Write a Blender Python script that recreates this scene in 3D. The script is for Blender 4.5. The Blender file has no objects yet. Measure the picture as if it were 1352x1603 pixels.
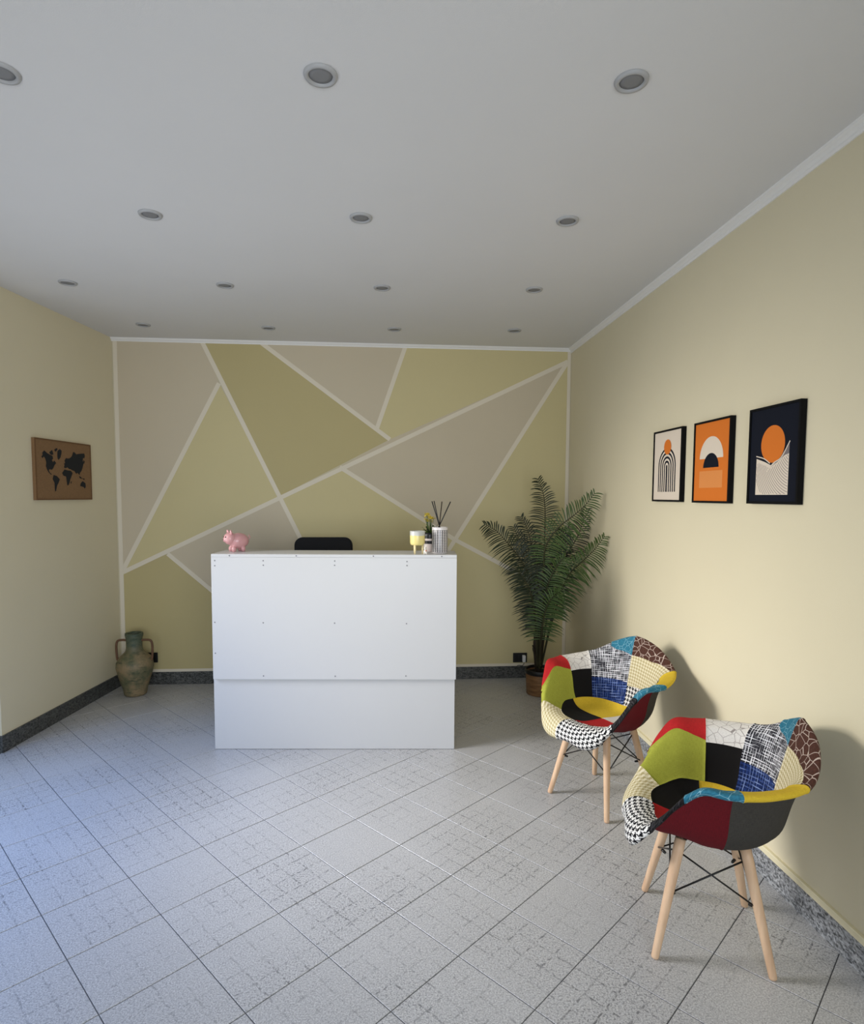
import bpy, bmesh, math, random
import numpy as np
from mathutils import Vector, Matrix
random.seed(7)
S = bpy.context.scene
COL = S.collection
PI = math.pi

# ------------------------------------------------------------------ camera
W_, H_ = 1352, 1603
F_, CX, CY = 949.76, 673.05, 841.26
M_ = ((0.997027924, -0.076875569, 0.00504627), (-0.00024045, -0.068605867, -0.997643813), (0.07704064, 0.994677527, -0.06842045))
cam = bpy.data.objects.new('camera', bpy.data.cameras.new('camera'))
COL.objects.link(cam)
r, d, f = [Vector(v).normalized() for v in M_]
cam.matrix_world = Matrix(((r[0], -d[0], -f[0], 0), (r[1], -d[1], -f[1], 0), (r[2], -d[2], -f[2], 1.5105), (0, 0, 0, 1)))
cam.data.sensor_fit = 'HORIZONTAL'
cam.data.sensor_width = 36
cam.data.lens = F_ / W_ * 36
cam.data.shift_x = (W_ / 2 - CX) / W_
cam.data.shift_y = (CY - H_ / 2) / W_
cam.data.clip_start = 0.02
S.camera = cam

# ------------------------------------------------------------------ world, light, exposure
wd = bpy.data.worlds.new('daylight')
S.world = wd
wd.use_nodes = True
bg = wd.node_tree.nodes['Background']
bg.inputs[0].default_value = (0.62, 0.78, 1.0, 1)
bg.inputs[1].default_value = 0.9
S.view_settings.view_transform = 'Standard'
S.view_settings.look = 'None'
S.view_settings.gamma = 1
S.view_settings.use_curve_mapping = False
S.view_settings.exposure = 0.13


def area(name, loc, target, sx, sy, power, col):
    l = bpy.data.lights.new(name, 'AREA')
    l.shape = 'RECTANGLE'
    l.size, l.size_y, l.energy, l.color = sx, sy, power, col
    o = bpy.data.objects.new(name, l)
    COL.objects.link(o)
    o.location = loc
    o.rotation_euler = (Vector(target) - Vector(loc)).to_track_quat('-Z', 'Y').to_euler()
    return o


# daylight entering by the side door and by the shop window behind the camera
l = area('door_daylight', (-2.42, 2.75, 1.80), (1.4, 2.75, 0.30), 1.0, 0.85, 16.5, (1.0, 0.955, 0.88))
l.data.spread = math.radians(66)
l = area('door_sky_light', (-2.42, 2.65, 1.75), (-1.35, 2.55, 0.0), 1.3, 0.9, 12, (0.25, 0.44, 1.0))
l.data.spread = math.radians(95)
l = area('shop_window_daylight', (0.0, -0.95, 1.25), (-0.75, 4.0, 1.35), 2.3, 1.5, 27, (0.89, 0.94, 1.0))
l.data.spread = math.radians(105)
l = area('door_street_bounce', (-2.42, 2.6, 0.75), (0.0, 2.9, 2.7), 1.5, 0.9, 7.5, (0.88, 0.93, 1.0))
l.data.spread = math.radians(125)


# ------------------------------------------------------------------ node helpers
def lin(c):
    o = []
    for v in c:
        v /= 255.0
        o.append(v / 12.92 if v <= 0.04045 else ((v + 0.055) / 1.055) ** 2.4)
    return (o[0], o[1], o[2], 1)


class G:
    """small node-graph writer"""

    def __init__(s, name, rough=0.6, spec=0.5):
        s.m = bpy.data.materials.new(name)
        s.m.use_nodes = True
        s.t = s.m.node_tree
        s.b = s.t.nodes['Principled BSDF']
        s.b.inputs['Roughness'].default_value = rough
        s.b.inputs['Specular IOR Level'].default_value = spec

    def n(s, typ, **kw):
        n = s.t.nodes.new(typ)
        for k, v in kw.items():
            setattr(n, k, v)
        return n

    def put(s, sock, v):
        if hasattr(v, 'is_output'):
            s.t.links.new(v, sock)
        else:
            sock.default_value = v

    def mth(s, op, a, b=0.0, c=0.0):
        n = s.n('ShaderNodeMath', operation=op)
        s.put(n.inputs[0], a)
        s.put(n.inputs[1], b)
        s.put(n.inputs[2], c)
        return n.outputs[0]

    def uv(s):
        n = s.n('ShaderNodeTexCoord')
        x = s.n('ShaderNodeSeparateXYZ')
        s.t.links.new(n.outputs['UV'], x.inputs[0])
        return n.outputs['UV'], x.outputs[0], x.outputs[1]

    def obj(s):
        return s.n('ShaderNodeTexCoord').outputs['Object']

    def vec(s, x, y, z=0.0):
        n = s.n('ShaderNodeCombineXYZ')
        s.put(n.inputs[0], x)
        s.put(n.inputs[1], y)
        s.put(n.inputs[2], z)
        return n.outputs[0]

    def mapping(s, v, sc):
        n = s.n('ShaderNodeMapping')
        s.put(n.inputs['Vector'], v)
        n.inputs['Scale'].default_value = sc
        return n.outputs[0]

    def noise(s, v, sc, det=2, rough=0.5):
        n = s.n('ShaderNodeTexNoise')
        s.put(n.inputs['Vector'], v)
        n.inputs['Scale'].default_value = sc
        n.inputs['Detail'].default_value = det
        n.inputs['Roughness'].default_value = rough
        return n.outputs[0]

    def voro(s, v, sc, feature='DISTANCE_TO_EDGE', out=0):
        n = s.n('ShaderNodeTexVoronoi', feature=feature)
        s.put(n.inputs['Vector'], v)
        n.inputs['Scale'].default_value = sc
        return n.outputs[out]

    def mix(s, fac, a, b):
        n = s.n('ShaderNodeMix', data_type='RGBA')
        s.put(n.inputs[0], fac)
        s.put(n.inputs[6], a)
        s.put(n.inputs[7], b)
        return n.outputs[2]

    def ramp(s, fac, lo, hi):
        n = s.n('ShaderNodeMapRange')
        s.put(n.inputs[0], fac)
        n.inputs[1].default_value = lo
        n.inputs[2].default_value = hi
        return n.outputs[0]

    def bump(s, h, strength=0.2, dist=0.002):
        n = s.n('ShaderNodeBump')
        n.inputs['Strength'].default_value = strength
        n.inputs['Distance'].default_value = dist
        s.put(n.inputs['Height'], h)
        s.t.links.new(n.outputs[0], s.b.inputs['Normal'])

    def col(s, c):
        s.put(s.b.inputs['Base Color'], c)
        return s

    def done(s):
        return s.m


def plain(name, c, rough=0.6, spec=0.5, metal=0.0, var=0.06, nscale=30, bump=0.0, bscale=200):
    g = G(name, rough, spec)
    g.b.inputs['Metallic'].default_value = metal
    o = g.obj()
    c = lin(c)
    dk = tuple(v * (1 - var) for v in c[:3]) + (1,)
    g.col(g.mix(g.noise(o, nscale, 3), c, dk))
    if bump:
        g.bump(g.noise(o, bscale, 3), bump, 0.001)
    return g.done()


def paint(name, c):
    g = G(name, 0.75, 0.3)
    o = g.obj()
    c = lin(c)
    g.col(g.mix(g.noise(o, 2.5, 4), c, tuple(v * 0.95 for v in c[:3]) + (1,)))
    g.bump(g.noise(o, 260, 3, 0.6), 0.25, 0.0012)
    return g.done()


M = {}
M['wall'] = paint('cream_wall_paint', (222, 212, 182))
M['wall_back'] = paint('back_wall_paint', (208, 198, 168))
M['greige'] = paint('greige_paint', (207, 194, 168))
M['lime'] = paint('pale_olive_paint', (210, 197, 150))
M['khaki'] = paint('khaki_paint', (193, 179, 131))
M['stripe'] = paint('ivory_stripe_paint', (229, 219, 198))
M['ceil'] = paint('white_ceiling_paint', (220, 219, 218))
M['trim'] = plain('white_trim', (236, 234, 230), 0.5, var=0.02)
M['cable_duct'] = plain('cream_duct', (232, 222, 186), 0.45, var=0.03)
M['desk'] = plain('white_laminate', (203, 203, 203), 0.35, 0.5, var=0.02, nscale=3)
M['screw'] = plain('grey_cap', (128, 128, 132), 0.5)
M['black'] = plain('black_plastic', (16, 16, 18), 0.45)
M['black_fab'] = plain('black_mesh_fabric', (20, 20, 24), 0.9, bump=0.4, bscale=600)
M['blackmetal'] = plain('black_metal', (14, 14, 15), 0.4)
M['white'] = plain('white_plastic', (235, 235, 235), 0.4)
M['lamp_ring'] = plain('lamp_ring_grey', (172, 172, 172), 0.5)
M['lamp_lens'] = plain('lamp_lens_grey', (128, 128, 129), 0.6)
M['chrome'] = plain('brushed_metal', (170, 170, 172), 0.3, metal=0.9)
M['asphalt'] = plain('street_paving', (150, 146, 140), 0.9, var=0.2, nscale=6)
M['facade'] = plain('facade_plaster', (206, 190, 158), 0.9)
M['grout'] = plain('grey_grout', (88, 88, 90), 0.8, bump=0.3)


def granite(name, a, b):
    g = G(name, 0.35, 0.5)
    o = g.obj()
    n1 = g.noise(g.mapping(o, (40, 40, 110)), 1.0, 5, 0.75)
    v = g.voro(o, 140, 'F1', 1)
    g.col(g.mix(g.ramp(g.mth('ADD', g.mth('MULTIPLY', n1, 0.75), g.mth('MULTIPLY', v, 0.25)), 0.38, 0.62), lin(a), lin(b)))
    return g.done()


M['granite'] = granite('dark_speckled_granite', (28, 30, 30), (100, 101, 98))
M['granite_lit'] = granite('lit_speckled_granite', (62, 64, 66), (178, 180, 182))  # same dark granite, paler: the light on the right skirting is in the colour


def tile_mat():
    g = G('speckled_floor_tile', 0.33, 0.5)
    uvv, u, v = g.uv()
    rnd = g.n('ShaderNodeObjectInfo').outputs['Random']
    o = g.n('ShaderNodeNewGeometry').outputs['Position']
    wob = g.mth('MULTIPLY', g.mth('SUBTRACT', g.noise(o, 28, 2), 0.5), 0.045)
    fine = g.noise(o, 210, 4, 0.75)
    spot = g.noise(o, 150, 2, 0.6)
    patch = g.noise(o, 2.2, 2)
    lines = None
    for c, w in ((u, v), (v, u)):
        x = g.mth('MULTIPLY', g.mth('ADD', c, wob), 4.0)
        dd = g.mth('ABSOLUTE', g.mth('SUBTRACT', g.mth('FRACT', g.mth('ADD', x, 0.5)), 0.5))
        l = g.mth('LESS_THAN', dd, 0.040)
        l = g.mth('MULTIPLY', l, g.ramp(g.noise(o, 55, 2), 0.44, 0.60))
        inner = g.mth('LESS_THAN', g.mth('ABSOLUTE', g.mth('SUBTRACT', c, 0.5)), 0.42)
        l = g.mth('MULTIPLY', l, inner)
        lines = l if lines is None else g.mth('MAXIMUM', lines, l)
    strength = g.mth('MULTIPLY', g.ramp(rnd, -0.45, 0.8), g.ramp(patch, 0.25, 0.6))
    lines = g.mth('MULTIPLY', lines, g.mth('MULTIPLY', strength, 0.85))
    base = g.mix(g.ramp(fine, 0.38, 0.64), lin((211, 210, 208)), lin((152, 151, 151)))
    sp = g.mth('MULTIPLY', g.ramp(spot, 0.53, 0.62), g.mth('MULTIPLY', strength, 0.75))
    dark = lin((104, 104, 106))
    c1 = g.mix(sp, base, dark)
    c2 = g.mix(lines, c1, lin((92, 92, 94)))
    tint = g.mth('MULTIPLY', g.mth('SUBTRACT', rnd, 0.5), 0.045)
    hs = g.n('ShaderNodeHueSaturation')
    g.put(hs.inputs['Color'], c2)
    g.put(hs.inputs['Value'], g.mth('ADD', tint, 1.0))
    g.col(hs.outputs[0])
    g.put(g.b.inputs['Roughness'], g.mth('ADD', g.mth('MULTIPLY', fine, 0.15), 0.27))
    g.bump(g.mth('SUBTRACT', g.mth('MULTIPLY', fine, 0.3), lines), 0.25, 0.0008)
    return g.done()


M['tile'] = tile_mat()


def fabric(name, c, c2=None, rough=0.9, k=0.5):
    g = G(name, rough, 0.25)
    uvv, u, v = g.uv()
    w = g.mth('MULTIPLY', g.noise(g.vec(g.mth('MULTIPLY', u, 900.), g.mth('MULTIPLY', v, 60.)), 1, 2), 0.5)
    w2 = g.mth('MULTIPLY', g.noise(g.vec(g.mth('MULTIPLY', u, 60.), g.mth('MULTIPLY', v, 900.)), 1, 2), 0.5)
    h = g.mth('ADD', w, w2)
    a = lin(c)
    b = lin(c2) if c2 else tuple(x * k for x in a[:3]) + (1,)
    g.col(g.mix(g.ramp(h, 0.35, 0.65), a, b))
    g.bump(h, 0.35, 0.001)
    return g.done()


def hound(name, dark, light, period):
    g = G(name, 0.9, 0.2)
    uvv, u, v = g.uv()
    k = 8.0 / period
    ix = g.mth('FLOOR', g.mth('MULTIPLY', g.mth('ADD', u, 10.0), k))
    iy = g.mth('FLOOR', g.mth('MULTIPLY', g.mth('ADD', v, 10.0), k))
    a = g.mth('LESS_THAN', g.mth('MODULO', ix, 8.0), 3.5)
    b = g.mth('LESS_THAN', g.mth('MODULO', iy, 8.0), 3.5)
    t = g.mth('LESS_THAN', g.mth('MODULO', g.mth('ADD', ix, iy), 4.0), 1.5)
    r_ = g.mth('ADD', g.mth('MULTIPLY', t, a), g.mth('MULTIPLY', g.mth('SUBTRACT', 1.0, t), b))
    g.col(g.mix(r_, lin(light), lin(dark)))
    g.bump(g.noise(uvv, 900, 2), 0.3, 0.001)
    return g.done()


def plaid(name, dark, mid, light, per=0.011, thr=0.5):
    g = G(name, 0.92, 0.2)
    uvv, u, v = g.uv()
    n1 = g.noise(g.vec(g.mth('MULTIPLY', u, 260.), g.mth('MULTIPLY', v, 14.)), 1, 3)
    n2 = g.noise(g.vec(g.mth('MULTIPLY', u, 14.), g.mth('MULTIPLY', v, 260.)), 1, 3)
    s1 = g.mth('MULTIPLY', g.mth('SINE', g.mth('MULTIPLY', u, 2 * PI / per)), 0.10)
    s2 = g.mth('MULTIPLY', g.mth('SINE', g.mth('MULTIPLY', v, 2 * PI / per)), 0.10)
    a = g.mth('ADD', n1, s1)
    b = g.mth('ADD', n2, s2)
    la = g.ramp(a, thr + 0.02, thr + 0.10)
    lb = g.ramp(b, thr + 0.02, thr + 0.10)
    c = g.mix(g.mth('MULTIPLY', g.mth('ADD', g.ramp(a, 0.35, 0.6), g.ramp(b, 0.35, 0.6)), 0.5), lin(dark), lin(mid))
    g.col(g.mix(g.mth('MAXIMUM', la, lb), c, lin(light)))
    g.bump(g.mth('ADD', n1, n2), 0.3, 0.001)
    return g.done()


def crackle(name, base, line, scale, wid, base2=None):
    g = G(name, 0.88, 0.25)
    uvv, u, v = g.uv()
    dd = g.voro(uvv, scale)
    c = g.mix(g.ramp(g.noise(uvv, 160, 3), 0.35, 0.65), lin(base), lin(base2 or tuple(int(x * 0.82) for x in base)))
    g.col(g.mix(g.mth('LESS_THAN', dd, wid), c, lin(line)))
    g.bump(g.noise(uvv, 900, 2), 0.3, 0.001)
    return g.done()


M['f_red'] = fabric('red_fabric', (190, 36, 38), k=0.6)
M['f_green'] = fabric('lime_green_fabric', (168, 170, 66), (138, 142, 48))
M['f_black'] = fabric('black_fabric', (17, 15, 15), (10, 9, 9))
M['f_blackrib'] = plaid('black_ribbed_fabric', (12, 12, 12), (30, 28, 30), (62, 60, 62), 0.008, 0.56)
M['f_yellow'] = fabric('mustard_fabric', (222, 190, 58), (196, 164, 40))
M['f_grey'] = fabric('grey_fabric', (70, 67, 62), (52, 50, 47))
M['f_wine'] = fabric('dark_red_fabric', (108, 18, 28), (80, 12, 20))
M['f_white'] = crackle('white_crackle_fabric', (226, 222, 216), (150, 142, 138), 30, 0.020, (216, 211, 205))
M['f_plainwhite'] = fabric('white_fabric', (226, 222, 214), (205, 200, 192))
M['f_brown'] = crackle('brown_crackle_fabric', (84, 52, 42), (190, 172, 160), 32, 0.028)
M['f_teal'] = crackle('teal_crackle_fabric', (50, 122, 146), (126, 172, 186), 34, 0.024, (38, 100, 124))
M['f_hound'] = hound('houndstooth_fabric', (18, 18, 22), (232, 230, 226), 0.0215)
M['f_beige'] = hound('beige_houndstooth_fabric', (172, 158, 112), (222, 212, 182), 0.0160)
M['f_tweed'] = plaid('black_white_tweed', (14, 14, 18), (70, 70, 78), (222, 222, 226), 0.0105, 0.535)
M['f_blue'] = plaid('blue_tweed', (14, 20, 40), (36, 62, 128), (130, 150, 196), 0.014, 0.60)


def wood(name, a, b, sc=(30, 30, 3)):
    g = G(name, 0.45, 0.4)
    o = g.obj()
    g.col(g.mix(g.ramp(g.noise(g.mapping(o, sc), 1.0, 4, 0.6), 0.3, 0.7), lin(a), lin(b)))
    return g.done()


M['beech'] = wood('beech_wood', (226, 194, 160), (206, 168, 134))
M['pot_wood'] = wood('brown_woven_pot', (150, 112, 74), (104, 72, 44), (12, 12, 90))


def leafmat(name, a, b):
    g = G(name, 0.5, 0.35)
    g.col(g.mix(g.noise(g.obj(), 9, 2), lin(a), lin(b)))
    return g.done()


M['leaf_dark'] = leafmat('dark_palm_green', (24, 33, 16), (38, 50, 24))
M['leaf_mid'] = leafmat('mid_palm_green', (72, 96, 36), (46, 68, 28))
M['stem'] = leafmat('palm_stem', (58, 62, 34), (44, 36, 26))
M['trunk'] = leafmat('dark_trunk', (52, 40, 28), (36, 30, 22))
M['soil'] = plain('dark_soil', (26, 22, 18), 1.0, var=0.5, bump=0.8, bscale=90)


# ------------------------------------------------------------------ object helpers
def link(name, me, mat=None, parent=None, smooth=False):
    o = bpy.data.objects.new(name, me)
    COL.objects.link(o)
    if mat is not None:
        if not isinstance(mat, (list, tuple)):
            mat = [mat]
        for m in mat:
            me.materials.append(m)
    if smooth:
        me.polygons.foreach_set('use_smooth', [True] * len(me.polygons))
    if parent is not None:
        o.parent = parent
    return o


def frombm(name, bm, mat=None, parent=None, smooth=False):
    me = bpy.data.meshes.new(name)
    bmesh.ops.recalc_face_normals(bm, faces=bm.faces)
    bm.to_mesh(me)
    bm.free()
    return link(name, me, mat, parent, smooth)


def pyd(name, v, f, mat=None, parent=None, smooth=False):
    me = bpy.data.meshes.new(name)
    me.from_pydata([tuple(map(float, a)) for a in v], [], f)
    me.update()
    return link(name, me, mat, parent, smooth)


def tag(o, label=None, cat=None, group=None, kind=None):
    if label: o['label'] = label
    if cat: o['category'] = cat
    if group: o['group'] = group
    if kind: o['kind'] = kind
    return o


def thing(name, label, cat, loc=(0, 0, 0), rz=0, group=None):
    o = bpy.data.objects.new(name, None)
    o.empty_display_size = 0.1
    COL.objects.link(o)
    o.location = loc
    o.rotation_euler = (0, 0, rz)
    return tag(o, label, cat, group)


def bx(bm, x0, x1, y0, y1, z0, z1, bev=0.0):
    r_ = bmesh.ops.create_cube(bm, size=1, matrix=Matrix.Translation(((x0 + x1) / 2, (y0 + y1) / 2, (z0 + z1) / 2)) @ Matrix.Diagonal((x1 - x0, y1 - y0, z1 - z0, 1)))
    if bev:
        es = list({e for v in r_['verts'] for e in v.link_edges})
        bmesh.ops.bevel(bm, geom=es, offset=bev, segments=2, affect='EDGES', profile=0.6)


def box(name, x0, x1, y0, y1, z0, z1, mat, parent=None, bev=0.0):
    bm = bmesh.new()
    bx(bm, x0, x1, y0, y1, z0, z1, bev)
    return frombm(name, bm, mat, parent)


def lathe(name, prof, mat, parent=None, n=32, loc=(0, 0, 0), smooth=True, wob=0.0):
    v, fc = [], []
    for j, (r_, z) in enumerate(prof):
        for i in range(n):
            a = 2 * PI * i / n
            rr = max(r_, 1e-5) * (1 + wob * math.sin(3 * a + 2.1 * j) * 0.5)
            v.append((loc[0] + rr * math.cos(a), loc[1] + rr * math.sin(a), loc[2] + z))
    for j in range(len(prof) - 1):
        for i in range(n):
            k = (i + 1) % n
            fc.append((j * n + i, j * n + k, (j + 1) * n + k, (j + 1) * n + i))
    o = pyd(name, v, fc, mat, parent, smooth)
    return o


def catmull(pts, m=8):
    P = [Vector(p) for p in pts]
    P = [P[0] * 2 - P[1]] + P + [P[-1] * 2 - P[-2]]
    out = []
    for i in range(1, len(P) - 2):
        a, b, c, d_ = P[i - 1:i + 3]
        for k in range(m):
            t = k / m
            out.append(0.5 * ((2 * b) + (c - a) * t + (2 * a - 5 * b + 4 * c - d_) * t * t + (3 * b - a - 3 * c + d_) * t ** 3))
    out.append(P[-2])
    return out


def tube_geo(pts, rad, n=8, cap=True):
    """pts list of Vectors, rad float or list"""
    pts = [Vector(p) for p in pts]
    if not isinstance(rad, (list, tuple)):
        rad = [rad] * len(pts)
    v, fc = [], []
    up = Vector((0, 0, 1))
    t0 = (pts[1] - pts[0]).normalized()
    if abs(t0.dot(up)) > 0.95:
        up = Vector((1, 0, 0))
    prev = None
    for i, p in enumerate(pts):
        t = (pts[min(i + 1, len(pts) - 1)] - pts[max(i - 1, 0)]).normalized()
        s = t.cross(up if prev is None else prev).normalized()
        b = s.cross(t).normalized()
        prev = b
        for k in range(n):
            a = 2 * PI * k / n
            v.append(p + (s * math.cos(a) + b * math.sin(a)) * rad[i])
    for i in range(len(pts) - 1):
        for k in range(n):
            q = (k + 1) % n
            fc.append((i * n + k, i * n + q, (i + 1) * n + q, (i + 1) * n + k))
    if cap:
        fc.append(tuple(range(n - 1, -1, -1)))
        fc.append(tuple((len(pts) - 1) * n + k for k in range(n)))
    return v, fc


def tube(name, pts, rad, mat, parent=None, n=8, smooth=True):
    v, fc = tube_geo(pts, rad, n)
    return pyd(name, v, fc, mat, parent, smooth)


class MB:
    def __init__(s):
        s.v, s.f = [], []

    def add(s, v, f):
        k = len(s.v)
        s.v += [tuple(p) for p in v]
        s.f += [tuple(i + k for i in q) for q in f]

    def build(s, name, mat, parent=None, smooth=False):
        return pyd(name, s.v, s.f, mat, parent, smooth)


def prism(poly, o, ax, ay, n, th):
    """extrude 2D poly (list of (a,b)) lying in plane o + a*ax + b*ay, thickness th along n"""
    o, ax, ay, n = Vector(o), Vector(ax), Vector(ay), Vector(n)
    k = len(poly)
    b = [o + ax * p[0] + ay * p[1] for p in poly]
    v = b + [p + n * th for p in b]
    f = [tuple(range(k)), tuple(range(2 * k - 1, k - 1, -1))]
    for i in range(k):
        j = (i + 1) % k
        f.append((i, j, k + j, k + i))
    return v, f


def prism_obj(name, poly, o, ax, ay, n, th, mat, parent=None):
    v, f = prism(poly, o, ax, ay, n, th)
    bm = bmesh.new()
    vs = [bm.verts.new(p) for p in v]
    for q in f:
        bm.faces.new([vs[i] for i in q])
    return frombm(name, bm, mat, parent)


# ------------------------------------------------------------------ room shell
YB, XR, XL, ZC, HS = 4.9016, 1.5189, -2.0699, 2.7034, 0.1004
TL = math.tan(-0.1166)
YF = -1.0
lxat = lambda y: XL + TL * (YB - y)
LD = Vector((-TL, 1, 0)).normalized()          # along the left wall, towards the back
LN = Vector((LD.y, -LD.x, 0))                   # left wall normal, into the room

st = lambda o: tag(o, kind='structure')
wb = st(box('wall_back', -2.4, 1.8, YB, YB + 0.2, -0.05, ZC + 0.1, M['wall_back']))
wr = st(box('wall_right', XR, XR + 0.2, YF - 0.2, YB, -0.05, ZC + 0.1, M['wall']))
cl = st(box('ceiling', -3.2, XR + 0.2, YF - 0.2, YB + 0.2, ZC, ZC + 0.2, M['ceil']))


def wall_left_piece(name, y0, y1, z0, z1):
    s0, s1 = y0, y1
    a = Vector((lxat(s0), s0, 0)); b = Vector((lxat(s1), s1, 0))
    q = [a, b, b - LN * 0.2, a - LN * 0.2]
    v = [(p.x, p.y, z0) for p in q] + [(p.x, p.y, z1) for p in q]
    f = [(0, 1, 2, 3), (7, 6, 5, 4), (0, 4, 5, 1), (1, 5, 6, 2), (2, 6, 7, 3), (3, 7, 4, 0)]
    bm = bmesh.new()
    vs = [bm.verts.new(p) for p in v]
    for k in f: bm.faces.new([vs[i] for i in k])
    return bm


DY0, DY1, DZ = 1.75, 3.635, 2.3
me_parts = [(YF - 0.2, DY0, -0.05, ZC + 0.1), (DY1, YB, -0.05, ZC + 0.1), (DY0, DY1, DZ, ZC + 0.1)]
bm = bmesh.new()
for y0, y1, z0, z1 in me_parts:
    b2 = wall_left_piece('w', y0, y1, z0, z1)
    tmp = bpy.data.meshes.new('t'); b2.to_mesh(tmp); b2.free(); bm.from_mesh(tmp); bpy.data.meshes.remove(tmp)
st(frombm('wall_left', bm, M['wall']))

# front wall behind the camera with the shop window opening
bm = bmesh.new()
bx(bm, -2.9, -1.75, YF - 0.2, YF, -0.05, ZC + 0.1)
bx(bm, 1.2, XR + 0.2, YF - 0.2, YF, -0.05, ZC + 0.1)
bx(bm, -1.75, 1.2, YF - 0.2, YF, -0.05, 0.45)
bx(bm, -1.75, 1.2, YF - 0.2, YF, 2.4, ZC + 0.1)
st(frombm('wall_front', bm, M['wall']))
bm = bmesh.new()
for x0, x1, z0, z1 in ((-1.75, -1.69, .45, 2.4), (1.14, 1.2, .45, 2.4), (-1.75, 1.2, .45, .51), (-1.75, 1.2, 2.34, 2.4), (-0.31, -0.25, .45, 2.4)):
    bx(bm, x0, x1, YF - 0.13, YF - 0.07, z0, z1)
st(frombm('window_1', bm, M['chrome']))
# side door frame
bm = bmesh.new()
for y0, y1, z0, z1 in ((DY0, DY0 + .06, 0, DZ), (DY1 - .06, DY1, 0, DZ), (DY0, DY1, DZ - .06, DZ)):
    b2 = wall_left_piece('w', y0, y1, z0, z1)
    tmp = bpy.data.meshes.new('t'); b2.to_mesh(tmp); b2.free()
    tmp.transform(Matrix.Translation(-LN * 0.12) )
    bm.from_mesh(tmp); bpy.data.meshes.remove(tmp)
st(frombm('door_1', bm, M['chrome']))
# street outside
st(box('pavement', -9, 5, -9, 8, -0.12, -0.06, M['asphalt']))

# ---- floor: grout bed, each tile laid on it
TILE = 0.3
GA = -0.0578
OX, OY = -0.8251, 1.7349
fl = st(box('floor', -3.4, XR + 0.05, YF - 0.2, YB + 0.05, -0.06, -0.0022, M['grout']))
D_ = TILE * math.sqrt(2)


def gridpt(k, r_):
    u, v = (k - r_ / 2) * D_, r_ / 2 * D_
    return (OX + u * math.cos(GA) - v * math.sin(GA), OY + u * math.sin(GA) + v * math.cos(GA))


room = [(XR, YF), (XR, YB), (XL, YB), (lxat(YF), YF)]


def clip(poly, conv):
    out = poly
    for i in range(len(conv)):
        a, b = conv[i], conv[(i + 1) % len(conv)]
        inside = lambda p: (b[0] - a[0]) * (p[1] - a[1]) - (b[1] - a[1]) * (p[0] - a[0]) >= -1e-9
        src, out = out, []
        for j in range(len(src)):
            p, q = src[j], src[(j + 1) % len(src)]
            ip, iq = inside(p), inside(q)
            if ip: out.append(p)
            if ip != iq:
                d1 = (b[0] - a[0]) * (p[1] - a[1]) - (b[1] - a[1]) * (p[0] - a[0])
                d2 = (b[0] - a[0]) * (q[1] - a[1]) - (b[1] - a[1]) * (q[0] - a[0])
                t = d1 / (d1 - d2)
                out.append((p[0] + (q[0] - p[0]) * t, p[1] + (q[1] - p[1]) * t))
        if not out: return []
    return out


e1 = Vector(gridpt(0, 1)) - Vector(gridpt(0, 0))   # one tile along A lines
e2 = Vector(gridpt(1, 1)) - Vector(gridpt(0, 0))   # one tile along B lines
e1n, e2n = e1.normalized(), e2.normalized()
GAP, CH = 0.0016, 0.0012


def tile_mesh(poly, uvs):
    n = len(poly)
    c = Vector((sum(p[0] for p in poly) / n, sum(p[1] for p in poly) / n))
    ins = [Vector(p) + (c - Vector(p)).normalized() * CH * 1.4 for p in poly]
    v = [(p[0], p[1], -0.008) for p in poly] + [(p[0], p[1], -CH) for p in poly] + [(p[0], p[1], 0) for p in ins]
    f = [tuple(range(2 * n, 3 * n))]
    for i in range(n):
        j = (i + 1) % n
        f += [(i, j, n + j, n + i), (n + i, n + j, 2 * n + j, 2 * n + i)]
    me = bpy.data.meshes.new('floor_tile')
    me.from_pydata(v, [], f)
    uvl = me.uv_layers.new(name='UVMap')
    al = list(uvs) * 3
    for lp in me.loops:
        uvl.data[lp.index].uv = al[lp.vertex_index]
    me.materials.append(M['tile'])
    return me


full = None
LOCAL = [(GAP, GAP), (TILE - GAP, GAP), (TILE - GAP, TILE - GAP), (GAP, TILE - GAP)]
ang = math.atan2(e2n.y, e2n.x)
handed = e2n.x * e1n.y - e2n.y * e1n.x
tiles = []
for i in range(-14, 20):
    for j in range(-14, 20):
        o2 = Vector(gridpt(0, 0)) + e1 * i + e2 * j
        poly = []
        for a, b in LOCAL:
            p = o2 + e2n * a + e1n * b
            poly.append((p.x, p.y))
        if handed < 0: poly = poly[::-1]
        cp = clip(poly, room)
        if len(cp) < 3: continue
        area_ = abs(sum(cp[k][0] * cp[(k + 1) % len(cp)][1] - cp[(k + 1) % len(cp)][0] * cp[k][1] for k in range(len(cp)))) / 2
        if area_ < 0.0006: continue
        cen = Vector((sum(p[0] for p in cp) / len(cp), sum(p[1] for p in cp) / len(cp)))
        if cen.y < 0.9: continue
        isfull = area_ > 0.0885
        tiles.append((o2, cp, isfull))
for o2, cp, isfull in tiles:
    if isfull:
        if full is None:
            rel = [(Vector(p) - o2) for p in cp]
            full = tile_mesh([tuple(p) for p in rel], [(p.dot(e2n) / TILE, p.dot(e1n) / TILE) for p in rel])
        o = bpy.data.objects.new('floor_tile', full)
        COL.objects.link(o)
    else:
        rel = [(Vector(p) - o2) for p in cp]
        me = tile_mesh([tuple(p) for p in rel], [(p.dot(e2n) / TILE, p.dot(e1n) / TILE) for p in rel])
        o = bpy.data.objects.new('floor_tile', me)
        COL.objects.link(o)
    o.location = (o2.x, o2.y, random.uniform(-0.0004, 0.0002))
    o.parent = fl
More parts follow.
